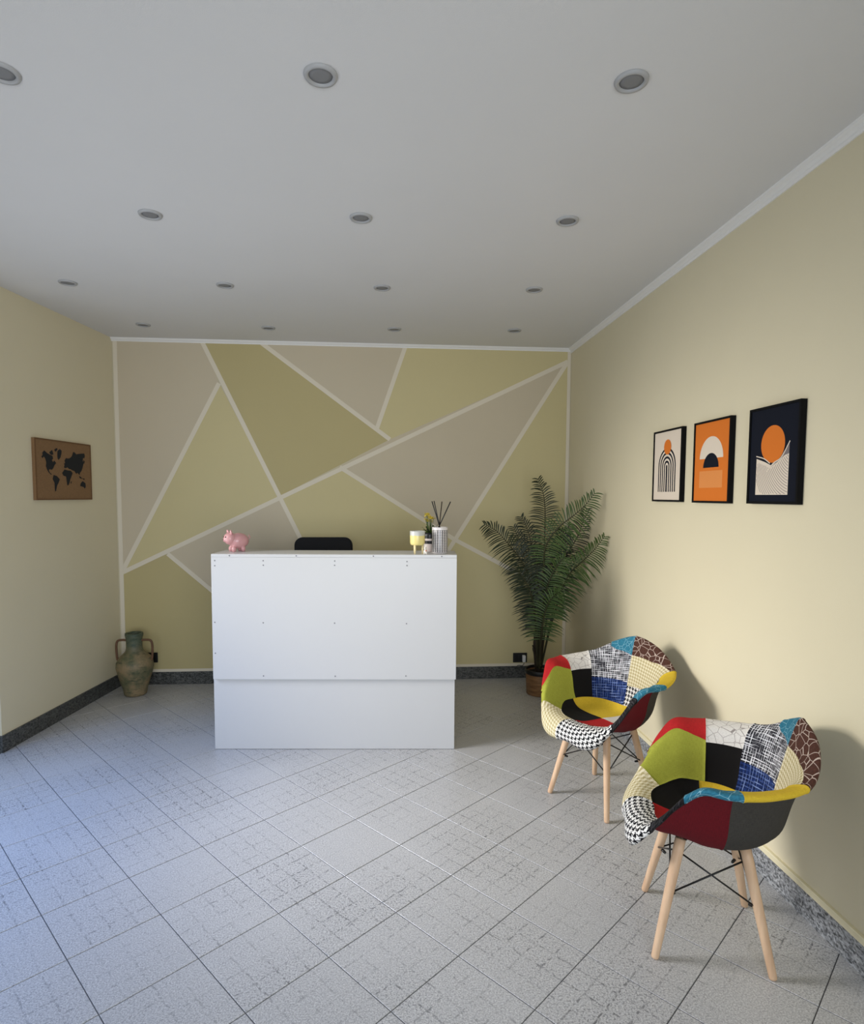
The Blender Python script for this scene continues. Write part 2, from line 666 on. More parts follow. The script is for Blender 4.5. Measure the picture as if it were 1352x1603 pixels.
# the tiles nearer than the frame, joined
mb = MB()
for i in range(-24, 14):
    for j in range(-24, 14):
        o2 = Vector(gridpt(0, 0)) + e1 * i + e2 * j
        poly = [tuple(o2 + e2n * a + e1n * b) for a, b in LOCAL]
        if handed < 0: poly = poly[::-1]
        cp = clip(poly, room)
        if len(cp) < 3: continue
        cen = Vector((sum(p[0] for p in cp) / len(cp), sum(p[1] for p in cp) / len(cp)))
        if cen.y >= 0.9: continue
        n = len(cp)
        mb.add([(p[0], p[1], -0.0005) for p in cp] + [(p[0], p[1], -0.008) for p in cp], [tuple(range(n))] + [(k, n + k, n + (k + 1) % n, (k + 1) % n) for k in range(n)])
nt = mb.build('floor_tiles', M['tile'], fl)
tag(nt, kind='stuff')

# ---- skirting
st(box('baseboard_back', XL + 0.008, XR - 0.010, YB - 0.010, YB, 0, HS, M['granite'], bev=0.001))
st(box('baseboard_right', XR - 0.010, XR, YF, YB, 0, HS - 0.001, M['granite_lit'], bev=0.001))
bm = bmesh.new()
a = Vector((lxat(DY1), DY1, 0)); b = Vector((lxat(YB - 0.01), YB - 0.01, 0))
P4 = [a - LN * 0.2, a - LN * 0.2 - LD * 0.010, a - LD * 0.010 + LN * 0.010, b + LN * 0.010, b, a]
n = len(P4)
vs = [bm.verts.new((p.x, p.y, z)) for z in (0, HS) for p in P4]
bm.faces.new(vs[:n]); bm.faces.new(vs[n:])
for i in range(n):
    j = (i + 1) % n
    bm.faces.new((vs[i], vs[j], vs[n + j], vs[n + i]))
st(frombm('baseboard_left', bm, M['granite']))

# ---- cornice and cable duct
def sweep(name, prof, p0, p1, nrm, mat):
    """prof in (out from wall, z)"""
    p0, p1, nrm = Vector(p0), Vector(p1), Vector(nrm)
    k = len(prof)
    v = [p + nrm * a + Vector((0, 0, z)) for p in (p0, p1) for a, z in prof]
    f = [tuple(range(k)), tuple(range(2 * k - 1, k - 1, -1))] + [(i, (i + 1) % k, k + (i + 1) % k, k + i) for i in range(k)]
    bm = bmesh.new()
    vs = [bm.verts.new(p) for p in v]
    for q in f: bm.faces.new([vs[i] for i in q])
    return st(frombm(name, bm, mat))


sweep('trim_1', [(0, ZC), (0, ZC - .036), (.006, ZC - .036), (.009, ZC - .028), (.009, ZC - .022), (.018, ZC - .014), (.022, ZC - .012), (.028, ZC - .008), (.03, ZC)], (XR, YF, 0), (XR, YB, 0), (-1, 0, 0), M['trim'])
sweep('trim_2', [(0, ZC), (0, ZC - .026), (.005, ZC - .026), (.008, ZC - .018), (.018, ZC - .010), (.024, ZC)], (XL, YB, 0), (XR, YB, 0), (0, -1, 0), M['trim'])
sweep('trim_3', [(0, HS + .003), (0, HS + .026), (.012, HS + .026), (.014, HS + .022), (.014, HS + .003)], (XR, YF, 0), (XR, YB - 0.01, 0), (-1, 0, 0), M['cable_duct'])
# painted border of the mural
st(box('trim_4', XL + .012, XR - 0.015, YB - 0.004, YB, HS, HS + 0.022, M['stripe']))
st(box('trim_5', XL + .010, XL + .040, YB - 0.004, YB, HS + .022, ZC - .026, M['stripe']))
st(box('trim_6', XR - .030, XR - .004, YB - 0.004, YB, HS + .022, ZC - .026, M['stripe']))

# ---- mural: painted fields and stripes, parts of the back wall
A_ = dict(TL=(XL + .03, 2.69), BL=(XL + .03, HS + .02), TR=(XR - .02, 2.69), BR=(XR - .02, HS + .02))
P1 = (-1.395, 2.69); P2 = (-1.272, 2.375); P3 = (-.945, 2.69); P4_ = (.053, 1.958); P5 = (.176, 2.69)
P6 = (-.049, 2.045); P7 = (1.49, 2.60); P8 = (-.822, 1.5); P9 = (-2.045, 0.895); P10 = (-.345, 1.735)
P11 = (.583, 1.154); P12 = (-1.690, 1.045); P13 = (-1.30, .70); P14 = (.97, .95); P15 = (-.52, .85); P16 = (.15, .50)


def ext(a, b, t):
    return (a[0] + (b[0] - a[0]) * t, a[1] + (b[1] - a[1]) * t)


# run hidden line ends down to the border
Q8 = ext(P8, (-.66, 1.165), 3.9)     # stripe from P8 downwards, behind the desk
Q13 = ext(P12, P13, 1.45)
Q14 = ext(P11, P14, 2.35)
Q11 = ext(P7, P11, 1.72)
BZ = HS + .02
Q8 = ext(P8, Q8, (P8[1] - BZ) / (P8[1] - Q8[1]))
Q13 = ext(P12, Q13, (P12[1] - BZ) / (P12[1] - Q13[1]))
Q14 = (XR - .02, P11[1] + (P14[1] - P11[1]) * (XR - .02 - P11[0]) / (P14[0] - P11[0]))
Q11 = ext(P7, Q11, (P7[1] - BZ) / (P7[1] - Q11[1]))
fields = [
    ('greige', [A_['TL'], P1, P2, P9]), ('lime', [P2, P8, P9]),
    ('khaki', [P1, P3, P4_, P8]), ('greige', [P3, P5, P6]), ('lime', [P5, A_['TR'], P7, P4_, P6]),
    ('greige', [P4_, P7, P11, P10]), ('lime', [P7, A_['TR'], Q14, P11]),
    ('greige', [P12, P8, Q8, Q13]), ('khaki', [P9, P12, Q13, A_['BL']]),
    ('lime', [P8, P10, P11, Q11, Q8]), ('lime', [P11, Q14, A_['BR'], Q11]),
]
for mn, poly in fields:
    prism_obj('painted_field', poly, (0, YB, 0), (1, 0, 0), (0, 0, 1), (0, -1, 0), 0.0012, M[mn], wb)
stripes = [(P1, Q8), (P2, P9), (P3, P4_), (P5, P6), (P9, P7), (P10, P11), (P7, Q11), (P12, Q13), (P11, Q14)]
for k, (a, b) in enumerate(stripes):
    a, b = Vector(a), Vector(b)
    t = (b - a).normalized(); nn = Vector((-t.y, t.x)) * 0.0165
    q = [a - nn, b - nn, b + nn, a + nn]
    prism_obj('painted_stripe', [tuple(p) for p in q], (0, YB - 0.0012, 0), (1, 0, 0), (0, 0, 1), (0, -1, 0), 0.001 + 0.0002 * k, M['stripe'], wb)

# ------------------------------------------------------------------ ceiling downlights
lamps = [(-1.078, 1.894), (-.177, 1.83), (.711, 1.779), (-.99, 2.76), (-.095, 2.711), (.796, 2.662), (-1.776, 3.666), (-.898, 3.627), (-.006, 3.588), (.87, 3.539), (-1.684, 4.507), (-.818, 4.506), (.08, 4.453), (.943, 4.404)]
rows_txt = ['nearest row', 'second row from the camera', 'third row from the camera', 'back row by the mural wall']
names = {0: ('leftmost, cut by the photo edge', 0), 1: ('middle one', 0), 2: ('rightmost', 0), 3: ('leftmost', 1), 4: ('middle one', 1), 5: ('rightmost', 1),
         6: ('first from left', 2), 7: ('second from left', 2), 8: ('third from left', 2), 9: ('fourth from left', 2), 10: ('first from left', 3), 11: ('second from left', 3), 12: ('third from left', 3), 13: ('fourth from left', 3)}


def make_lamp():
    t = thing('ceiling_downlight', '', 'ceiling light', group='recessed ceiling downlights')
    lathe('ring', [(.0335, -.001), (.0345, -.0065), (.039, -.009), (.046, -.0075), (.0485, -.002), (.0485, -.0003)], M['lamp_ring'], t, 36)
    o = lathe('lens', [(0, -.0045), (.02, -.0048), (.034, -.003), (.034, -.0006)], M['lamp_lens'], t, 36)
    return t


l0 = make_lamp()
for i, (x, y) in enumerate(lamps):
    if i == 0:
        o = l0
    else:
        o = l0.copy(); COL.objects.link(o)
        for ch in list(l0.children):
            c = ch.copy(); COL.objects.link(c); c.parent = o
    o.location = (x, y, ZC)
    o['label'] = 'round grey ceiling downlight, %s of the %s' % (names[i][0], rows_txt[names[i][1]])

# ------------------------------------------------------------------ reception desk
DA = -0.06516
desk = thing('reception_desk', 'white two-step laminate reception desk in front of the painted mural wall', 'desk', (-0.999, 3.601, 0), DA)
LW = 1.424
# local: x along front, +y towards the back wall, front plane y=0
box('base_panel', 0.003, LW, 0, .018, 0.002, 1.147, M['desk'], desk, .0008)
box('front_panel', 0.006, LW + .006, -.018, -.0003, .430, 1.150, M['desk'], desk, .001)
box('counter_top', 0.006, LW + .006, -.018, .25, 1.1505, 1.168, M['desk'], desk, .001)
box('side_panel', 0.003, .021, .0185, .60, 0.002, .73, M['desk'], desk, .001)
box('side_panel', LW - .018, LW, .0185, .60, 0.002, .73, M['desk'], desk, .001)
box('side_panel', 0.003, .021, .0185, .245, .7305, 1.15, M['desk'], desk, .001)
box('side_panel', LW - .018, LW, .0185, .245, .7305, 1.15, M['desk'], desk, .001)
box('worktop', 0.0215, LW - .0185, .0185, .62, .712, .730, M['desk'], desk, .001)
scr = [(.307, 1.13), (.307, 1.104), (.721, 1.13), (.72, 1.105), (1.14, 1.128), (1.14, 1.105), (.027, 1.13), (.027, 1.10), (.021, .768), (.021, .585), (.302, .766), (.718, .765), (1.138, .763), (.30, .45), (.72, .449), (1.135, .451)]
s0 = None
for x, z in scr:
    if s0 is None:
        bm = bmesh.new()
        bmesh.ops.create_cone(bm, cap_ends=True, segments=12, radius1=.0042, radius2=.0036, depth=.0016, matrix=Matrix.Rotation(PI / 2, 4, 'X'))
        s0 = frombm('screw_cap', bm, M['screw'], desk)
        o = s0
    else:
        o = s0.copy(); COL.objects.link(o); o.parent = desk
    o.location = (x, -.0187, z)
for x in (.112, .498, .945, 1.342):
    o = s0.copy(); COL.objects.link(o); o.parent = desk
    o.location = (x, -.0187, 1.159)
Rd = Matrix.Rotation(DA, 4, 'Z')


def dpt(x, y, z):
    return (Matrix.Translation((-.999, 3.601, 0)) @ Rd) @ Vector((x, y, z))


# ------------------------------------------------------------------ patchwork armchairs
TAB = {
    0: [(0, .404), (.10, .405), (.160, .418), (.205, .430), (.242, .424), (.266, .398), (.270, .362)],
    35: [(0, .404), (.11, .408), (.180, .426), (.232, .442), (.270, .440), (.296, .420), (.302, .388)],
    49: [(0, .404), (.105, .407), (.178, .428), (.228, .452), (.262, .478), (.284, .492), (.297, .478)],
    65: [(0, .404), (.10, .407), (.175, .428), (.216, .468), (.242, .528), (.264, .578), (.289, .592)],
    74: [(0, .404), (.10, .406), (.172, .424), (.210, .476), (.233, .556), (.260, .618), (.298, .638)],
    90: [(0, .404), (.10, .405), (.168, .420), (.206, .474), (.226, .560), (.256, .626), (.310, .646)],
    112: [(0, .404), (.10, .404), (.170, .418), (.212, .472), (.232, .562), (.262, .630), (.316, .652)],
    135: [(0, .404), (.09, .403), (.168, .416), (.213, .466), (.240, .560), (.274, .638), (.322, .672)],
    158: [(0, .404), (.09, .402), (.160, .412), (.202, .458), (.230, .565), (.260, .665), (.296, .738)],
    180: [(0, .404), (.08, .402), (.146, .412), (.188, .456), (.216, .565), (.243, .680), (.270, .772)],
}
THK = 0.022
phis = sorted(TAB)
KEY = [(p, TAB[p]) for p in phis] + [(360 - p, TAB[p]) for p in reversed(phis[1:-1])]
ka = np.array([k for k, _ in KEY], float)
kv = np.array([v for _, v in KEY], float)            # (n,7,2)


def periodic(phi):
    """cubic interpolation of the profile table over phi"""
    n = len(ka)
    i = np.searchsorted(ka, phi, 'right') - 1
    g_ = lambda j: ka[j % n] + 360 * (j // n)
    p1, p2, p0, p3 = g_(i), g_(i + 1), g_(i - 1), g_(i + 2)
    v1, v2, v0, v3 = kv[i % n], kv[(i + 1) % n], kv[(i - 1) % n], kv[(i + 2) % n]
    h = p2 - p1
    m1 = ((v2 - v1) / h * (p1 - p0) + (v1 - v0) / (p1 - p0) * h) / (p2 - p0)
    m2 = ((v3 - v2) / (p3 - p2) * h + (v2 - v1) / h * (p3 - p2)) / (p3 - p1)
    t = (phi - p1) / h
    return (2 * t**3 - 3 * t**2 + 1) * v1 + (t**3 - 2 * t**2 + t) * h * m1 + (-2 * t**3 + 3 * t**2) * v2 + (t**3 - t**2) * h * m2


NT = 241
NP = 360
TT = np.linspace(0, 2, NT)
SURF = np.zeros((NP + 1, NT, 3))
for ip in range(NP):
    q = periodic(float(ip))
    tan = np.gradient(q, axis=0)
    tan /= np.linalg.norm(tan, axis=1)[:, None]
    nrm = np.stack([tan[:, 1], -tan[:, 0]], 1)       # outward/down side
    outp = q + nrm * THK
    outp[0] = [0, q[0, 1] - THK]
    cap = q[6] + tan[6] * THK * 0.62 + nrm[6] * THK * 0.45
    o6 = q[6] + nrm[6] * THK + tan[6] * 0.001
    pts = np.vstack([q, cap, o6, outp[5::-1]])
    ks = np.array([0, 1 / 6, 2 / 6, 3 / 6, 4 / 6, 5 / 6, 1, 1.05, 1.10, 1.22, 1.36, 1.50, 1.64, 1.82, 2.0])
    # catmull-rom over nonuniform keys
    m = np.zeros_like(pts)
    m[1:-1] = (pts[2:] - pts[:-2]) / (ks[2:] - ks[:-2])[:, None]
    m[0] = [(pts[1] - pts[0])[0] / (ks[1] - ks[0]), 0]
    m[-1] = [(pts[-1] - pts[-2])[0] / (ks[-1] - ks[-2]), 0]
    idx = np.clip(np.searchsorted(ks, TT, 'right') - 1, 0, len(ks) - 2)
    h = (ks[idx + 1] - ks[idx]); t = (TT - ks[idx]) / h
    h = h[:, None]; t = t[:, None]
    rz = (2 * t**3 - 3 * t**2 + 1) * pts[idx] + (t**3 - 2 * t**2 + t) * h * m[idx] + (-2 * t**3 + 3 * t**2) * pts[idx + 1] + (t**3 - t**2) * h * m[idx + 1]
    a = math.radians(ip)
    SURF[ip, :, 0] = rz[:, 0] * math.sin(a)
    SURF[ip, :, 1] = rz[:, 0] * math.cos(a)
    SURF[ip, :, 2] = rz[:, 1]
SURF[NP] = SURF[0]
ARC = np.zeros((NP + 1, NT))
ARC[:, 1:] = np.cumsum(np.linalg.norm(np.diff(SURF, axis=1), axis=2), axis=1)


def samp(A, phi, t):
    phi = np.mod(phi, 360.0)
    x = np.clip(t / 2 * (NT - 1), 0, NT - 1.0001)
    i = np.minimum(np.floor(phi).astype(int), NP - 1); j = np.floor(x).astype(int)
    fi = phi - i; fj = x - j
    if A.ndim == 3:
        fi = fi[..., None]; fj = fj[..., None]
    return (A[i, j] * (1 - fi) + A[i + 1, j] * fi) * (1 - fj) + (A[i, j + 1] * (1 - fi) + A[i + 1, j + 1] * fi) * fj


def patch_mesh(p0, p1, t0, t1, mode, nu=None, nv=None):
    """t0,t1: numbers or functions of phi"""
    f0 = t0 if callable(t0) else (lambda p: p * 0 + t0)
    f1 = t1 if callable(t1) else (lambda p: p * 0 + t1)
    nu = nu or max(14, int(abs(p1 - p0) / 2.0) + 6)
    nv = nv or 26
    w = np.linspace(0, 1, nu); su = 0.55 * w + 0.45 * (1 - np.cos(PI * w)) / 2
    w = np.linspace(0, 1, nv); sv = 0.55 * w + 0.45 * (1 - np.cos(PI * w)) / 2
    U, V = np.meshgrid(su, sv, indexing='ij')
    ph = p0 + (p1 - p0) * U
    T = f0(ph) + (f1(ph) - f0(ph)) * V
    X = samp(SURF, ph, T)
    dp = samp(SURF, ph + 1.0, T) - samp(SURF, ph - 1.0, T)
    dt = samp(SURF, ph, np.minimum(T + .01, 1.999)) - samp(SURF, ph, np.maximum(T - .01, 0.001))
    N = np.cross(dt, dp)
    ln = np.linalg.norm(N, axis=2, keepdims=True)
    N = np.where(ln > 1e-9, N / np.maximum(ln, 1e-9), np.array([0, 0, 1.0]))
    # make sure the normal points away from the shell body
    rr = np.hypot(X[..., 0], X[..., 1])
    arc = samp(ARC, ph, T)
    du = np.minimum(U, 1 - U) * abs(p1 - p0) * PI / 180 * np.maximum(rr, .02)
    lo, hi = samp(ARC, ph, f0(ph)), samp(ARC, ph, f1(ph))
    dv = np.minimum(arc - lo, hi - arc)
    dv = np.maximum(dv, 0)
    dmin = np.minimum(du, dv)
    dis = -0.0022 * np.exp(-(dmin / .0045) ** 2) + 0.0008 * np.clip(dmin / .03, 0, 1)
    X = X + N * dis[..., None]
    if mode == 'flat':
        uu, vv = X[..., 0], X[..., 1]
    elif mode == 'front':
        uu, vv = X[..., 0], arc
    else:
        uu, vv = np.radians(ph) * 0.27, arc
    verts = X.reshape(-1, 3)
    faces = []
    for i in range(nu - 1):
        for j in range(nv - 1):
            a = i * nv + j
            faces.append((a, a + 1, a + nv + 1, a + nv))
    me = bpy.data.meshes.new('fabric_patch')
    me.from_pydata([tuple(v) for v in verts.tolist()], [], faces)
    uvl = me.uv_layers.new(name='UVMap')
    uf = np.stack([uu.ravel(), vv.ravel()], 1)
    li = np.zeros(len(me.loops), int)
    me.loops.foreach_get('vertex_index', li)
    uvl.data.foreach_set('uv', uf[li].ravel().astype(float))
    me.polygons.foreach_set('use_smooth', [True] * len(me.polygons))
    me.update()
    return me


TS = lambda p: np.interp(np.mod(p, 360), [0, 54, 72, 290, 318, 360], [.37, .40, .44, .44, .39, .37])
crest = lambda p: np.interp(np.mod(p, 360), [150, 156, 178, 205, 228], [.96, .90, .84, .86, .97])
redline = lambda p: np.interp(np.mod(p, 360), [54, 64, 80, 98], [1.08, .92, .80, .735])
teal_in = lambda p: np.interp(np.mod(p, 360), [262, 280, 296], [.76, .79, .86])
RO = 1.13
RA = 1.21
PATCHES = [
    # label, material, phi0, phi1, t0, t1, uv mode
    ('black seat patch at right front', 'f_black', 10, 92, 0, TS, 'flat'),
    ('mustard yellow seat patch at the back', 'f_yellow', 92, 196, 0, TS, 'flat'),
    ('white seat patch', 'f_plainwhite', 196, 278, 0, TS, 'flat'),
    ('red seat patch at the front', 'f_red', 278, 370, 0, TS, 'flat'),
    ('beige houndstooth patch on the seat lip', 'f_beige', 12, 46, TS, 1.45, 'front'),
    ('black and white houndstooth patch on the seat lip', 'f_hound', -46, 12, TS, 1.45, 'front'),
    ('black ribbed patch down the front of the arm', 'f_blackrib', 293, 314, TS, 1.20, 'polar'),
    ('teal crackle patch on the arm front', 'f_teal', 264, 293, teal_in, RA, 'polar'),
    ('mustard yellow patch on the arm rear', 'f_yellow', 229, 264, .80, RA, 'polar'),
    ('black and white houndstooth patch inside the arm', 'f_hound', 216, 262, TS, lambda p: np.interp(np.mod(p, 360), [216, 229, 229.1, 262], [.62, .62, .80, .76]), 'polar'),
    ('black ribbed patch inside the arm', 'f_blackrib', 262, 293, TS, teal_in, 'polar'),
    ('brown patch with pale crackle lines on the crest', 'f_brown', 178, 229, crest, RO, 'polar'),
    ('pale beige houndstooth patch on the backrest', 'f_beige', 178, 229, .62, crest, 'polar'),
    ('small houndstooth patch low on the backrest', 'f_hound', 178, 216, TS, .62, 'polar'),
    ('teal crackle patch on the crest', 'f_teal', 150, 178, crest, RO, 'polar'),
    ('black and white tweed patch on the backrest', 'f_tweed', 128, 178, .64, lambda p: np.where(np.mod(p, 360) < 150, RO, crest(p)), 'polar'),
    ('blue tweed patch on the backrest', 'f_blue', 128, 178, TS, .64, 'polar'),
    ('white crackle patch on the backrest', 'f_white', 98, 128, .72, RO, 'polar'),
    ('black patch on the backrest', 'f_black', 98, 128, TS, .72, 'polar'),
    ('red patch on top of the arm', 'f_red', 55, 98, redline, RO, 'polar'),
    ('lime green patch inside the arm', 'f_green', 46, 98, TS, lambda p: np.where(np.mod(p, 360) < 55, RO, redline(p)), 'polar'),
    ('dark red outer arm patch', 'f_wine', 266, 314, lambda p: np.interp(np.mod(p, 360), [293, 300], [RA, 1.20]), 1.70, 'polar'),
    ('grey outer arm patch', 'f_grey', 212, 266, lambda p: np.interp(np.mod(p, 360), [228, 230], [RO, RA]), 1.70, 'polar'),
    ('black outer back patch', 'f_black', 148, 212, RO, 1.70, 'polar'),
    ('grey outer patch', 'f_grey', 98, 148, RO, 1.70, 'polar'),
    ('dark red outer patch', 'f_wine', 46, 98, RO, 1.70, 'polar'),
]


def make_chair(label):
    t = thing('patchwork_armchair', label, 'armchair', group='patchwork armchairs with beech legs')
    for lb, mn, p0, p1, t0, t1, mode in PATCHES:
        me = patch_mesh(p0, p1, t0, t1, mode)
        o = link('fabric_patch', me, M[mn], t)
        o['label'] = lb
    # base fabric under the shell
    me = patch_mesh(0, 360, 1.30, 2.0, 'flat', 73, 12)
    # keep the underside a little inside the side patches
    o = link('seat_underside', me, M['black'], t)
    for v in me.vertices:
        v.co.z += 0.004
        v.co.x *= 0.985; v.co.y *= 0.985
    # legs
    tops = [(sx * .106, sy * .098, .379) for sx in (-1, 1) for sy in (1, -1)]
    feet = [(sx * .177, sy * .176, 0) for sx in (-1, 1) for sy in (1, -1)]
    for a, b in zip(tops, feet):
        a, b = Vector(a), Vector(b)
        L = [0, .006, .02, .5, .9, 1]
        R_ = [.0085, .0112, .0125, .0155, .0175, .0170]
        pts = [b + (a - b) * x for x in L]
        pts[0].z = max(pts[0].z, 0.0)
        v, f_ = tube_geo(pts, R_, 16)
        v = [Vector((p.x, p.y, max(p.z, 0.0))) for p in v]
        pyd('leg', v, f_, M['beech'], t, True)
    corners = {(-1, 1): 0, (-1, -1): 1, (1, 1): 2, (1, -1): 3}
    lp = lambda k, x: Vector(tops[k]) + (Vector(feet[k]) - Vector(tops[k])) * x
    for a, b in ((0, 1), (2, 3), (0, 2), (1, 3)):
        for i, j in ((a, b), (b, a)):
            p, q = lp(i, .10), lp(j, .47)
            dirv = (q - p).normalized()
            off = Vector((0, 0, 0))
            mid = (lp(a, .3) + lp(b, .3)) / 2
            outw = Vector((mid.x, mid.y, 0)).normalized() * (.004 if i == a else -.004)
            tube('cross_rod', [p + outw, q + outw], .0030, M['blackmetal'], t, 8)
    for k in range(4):
        q = lp(k, .47)
        inw = -Vector((q.x, q.y, 0)).normalized()
        side = Vector((0, 1 if q.y < 0 else -1, 0))
        for d_ in (inw,):
            tube('bolt', [q + d_ * .012, q + d_ * .026 - Vector((0, 0, .004)), q + d_ * .032 - Vector((0, 0, .006))], [.0055, .0055, .004], M['blackmetal'], t, 8)
    # black steel bracket under the seat
    mb = MB()
    for k in range(4):
        a = lp(k, .07); c = Vector((a.x * .35, a.y * .35, .380))
        mb.add(*tube_geo([a, Vector((a.x * .9, a.y * .9, .366)), c], .006, 8))
    mb.add(*tube_geo([(-.105, .099, .352), (.105, .099, .352)], .005, 8))
    mb.add(*tube_geo([(-.105, -.099, .352), (.105, -.099, .352)], .005, 8))
    mb.build('seat_bracket', M['blackmetal'], t, True)
    return t


c1 = make_chair('patchwork armchair nearest the camera, under the three framed prints')
c1.location = (1.111, 1.941, 0)
c1.rotation_euler = (0, 0, math.radians(161.3 - 90))
c2 = c1.copy(); COL.objects.link(c2)
for ch in list(c1.children):
    c = ch.copy(); COL.objects.link(c); c.parent = c2
c2['label'] = 'patchwork armchair farther from the camera, beside the potted palm'
c2.location = (1.09, 2.89, 0)
c2.rotation_euler = (0, 0, math.radians(211.7 - 90))

# ------------------------------------------------------------------ potted palm
palm = thing('potted_palm', 'tall feathery palm in a brown pot in the right back corner', 'plant', (0, 0, 0))
PX, PY = 1.195, 4.49
FR = [
    [(1.181, 4.470, 0.203), (1.194, 4.480, 0.608), (1.211, 4.500, 0.962), (1.218, 4.500, 1.281), (1.209, 4.480, 1.446), (1.184, 4.460, 1.550), (1.137, 4.420, 1.643)],
    [(1.164, 4.450, 0.209), (1.138, 4.420, 0.562), (1.094, 4.380, 0.838), (1.009, 4.330, 1.029), (0.894, 4.280, 1.169), (0.791, 4.250, 1.272), (0.702, 4.220, 1.315)],
    [(1.183, 4.500, 0.194), (1.189, 4.550, 0.594), (1.184, 4.600, 0.890), (1.164, 4.630, 1.068), (1.143, 4.650, 1.176), (1.113, 4.660, 1.273), (1.068, 4.660, 1.352)],
    [(1.180, 4.420, 0.217), (1.174, 4.380, 0.628), (1.163, 4.320, 0.961), (1.166, 4.260, 1.165), (1.243, 4.200, 1.297), (1.330, 4.130, 1.387), (1.389, 4.080, 1.458), (1.437, 4.050, 1.533)],
    [(1.196, 4.460, 0.206), (1.246, 4.420, 0.502), (1.297, 4.350, 0.772), (1.336, 4.260, 0.946), (1.400, 4.150, 1.059), (1.452, 4.050, 1.155), (1.489, 3.980, 1.245)],
    [(1.201, 4.500, 0.194), (1.254, 4.520, 0.600), (1.304, 4.500, 0.867), (1.372, 4.460, 1.061), (1.435, 4.400, 1.206), (1.465, 4.360, 1.323), (1.480, 4.330, 1.415)],
    [(1.174, 4.420, 0.217), (1.164, 4.360, 0.574), (1.173, 4.300, 0.793), (1.210, 4.260, 0.946), (1.254, 4.220, 1.040), (1.292, 4.200, 1.087)],
    [(1.162, 4.420, 0.218), (1.129, 4.360, 0.516), (1.087, 4.300, 0.737), (1.041, 4.260, 0.857), (0.990, 4.240, 0.939), (0.945, 4.220, 0.997)],
    [(1.177, 4.500, 0.194), (1.163, 4.540, 0.536), (1.132, 4.580, 0.808), (1.101, 4.620, 1.009), (1.054, 4.640, 1.165), (1.012, 4.650, 1.273)],
    [(1.207, 4.500, 0.194), (1.296, 4.540, 0.595), (1.346, 4.560, 0.834), (1.365, 4.560, 1.075), (1.365, 4.550, 1.255)],
    [(1.163, 4.380, 0.229), (1.154, 4.300, 0.530), (1.169, 4.240, 0.713), (1.208, 4.200, 0.798), (1.240, 4.160, 0.838)],
    [(1.173, 4.440, 0.212), (1.155, 4.400, 0.625), (1.135, 4.360, 0.864), (1.113, 4.330, 1.040), (1.097, 4.320, 1.143)],
    [(1.201, 4.500, 0.194), (1.217, 4.520, 0.600), (1.248, 4.520, 0.888), (1.287, 4.500, 1.081), (1.336, 4.470, 1.201), (1.397, 4.440, 1.285)],
]
START = [.36, .36, .34, .56, .34, .36, .34, .34, .40, .40, .36, .34, .40]
rnd = random.Random(11)
for fi, pts in enumerate(FR):
    cur = catmull(pts, 10)
    L = [0]
    for a, b in zip(cur, cur[1:]): L.append(L[-1] + (b - a).length)
    tot = L[-1]

    def at(s):
        s = min(max(s, 0), tot - 1e-6)
        k = 0
        while L[k + 1] < s: k += 1
        u = (s - L[k]) / (L[k + 1] - L[k])
        return cur[k].lerp(cur[k + 1], u), (cur[k + 1] - cur[k]).normalized()
    mat = M['leaf_mid'] if fi in (3, 4, 6, 10) else M['leaf_dark']
    fr = tube('frond', cur, [.0075 - .006 * i / (len(cur) - 1) for i in range(len(cur))], M['stem'], palm, 6)
    mb = MB()
    s = START[fi] * tot
    sp = .0175
    side = 1
    toCam = (Vector((0, 0, 1.3)) - Vector(pts[len(pts) // 2])).normalized()
    while s < tot:
        u = (s - START[fi] * tot) / (tot * (1 - START[fi]))
        p, t = at(s)
        nrm = (toCam + Vector((0, 0, .25)) + Vector((rnd.uniform(-.2, .2), rnd.uniform(-.2, .2), 0))).normalized()
        for side in (-1, 1):
            sd = t.cross(nrm).normalized() * side
            ln = (.062 + .098 * math.sin(PI * min(1, u * .80 + .16))) * rnd.uniform(.88, 1.1)
            if u > .9: ln *= .8
            ang_ = math.radians(80 - 40 * u * u + rnd.uniform(-6, 6))
            d0 = (t * math.cos(ang_) + sd * math.sin(ang_) + nrm * rnd.uniform(.0, .22)).normalized()
            wv = d0.cross(nrm).normalized()
            vs = []
            K = 5
            for k in range(K + 1):
                q = k / K
                c = p + d0 * ln * q + Vector((0, 0, -1)) * ln * .34 * q * q
                ww = .0045 * (math.sin(PI * (q * .80 + .14)) ** .7) * (1 if q < 1 else .15)
                for e in (-1, 1):
                    z = c + wv * ww * e
                    if z.x > 1.508: z.x = 1.508 - min(.012, (z.x - 1.508) * .1)
                    vs.append(z)
            mb.add(vs, [(2 * k, 2 * k + 1, 2 * k + 3, 2 * k + 2) for k in range(K)])
        s += sp * rnd.uniform(.9, 1.1)
    lf = mb.build('leaflets', mat, fr)
    tag(lf, kind='stuff')
for dx, dy, z1, r0 in ((0, 0, .56, .017), (-.018, .01, .46, .013), (.018, -.006, .50, .013), (-.028, -.012, .38, .010), (.006, .018, .46, .012)):
    tube('trunk', catmull([(PX - .012 + dx * .4, PY + dy * .4, .15), (PX - .014 + dx, PY + dy, .3), (PX - .014 + dx * 1.7, PY + dy * 1.2, z1)], 5), [r0 * 1.1] * 5 + [r0] * 4 + [r0 * .5] * 2, M['trunk'], palm, 10)
lathe('pot', [(0, .002), (.095, .002), (.099, .008), (.108, .186), (.107, .189), (.103, .189), (.100, .15), (0, .15)], M['pot_wood'], palm, 36, (PX, PY, 0))
lathe('pot_rim', [(.1070, .160), (.1088, .161), (.1105, .194), (.106, .197), (.102, .192), (.1010, .176)], M['black'], palm, 36, (PX, PY, 0))
lathe('soil', [(0, .168), (.05, .170), (.1005, .164)], M['soil'], palm, 24, (PX, PY, 0))

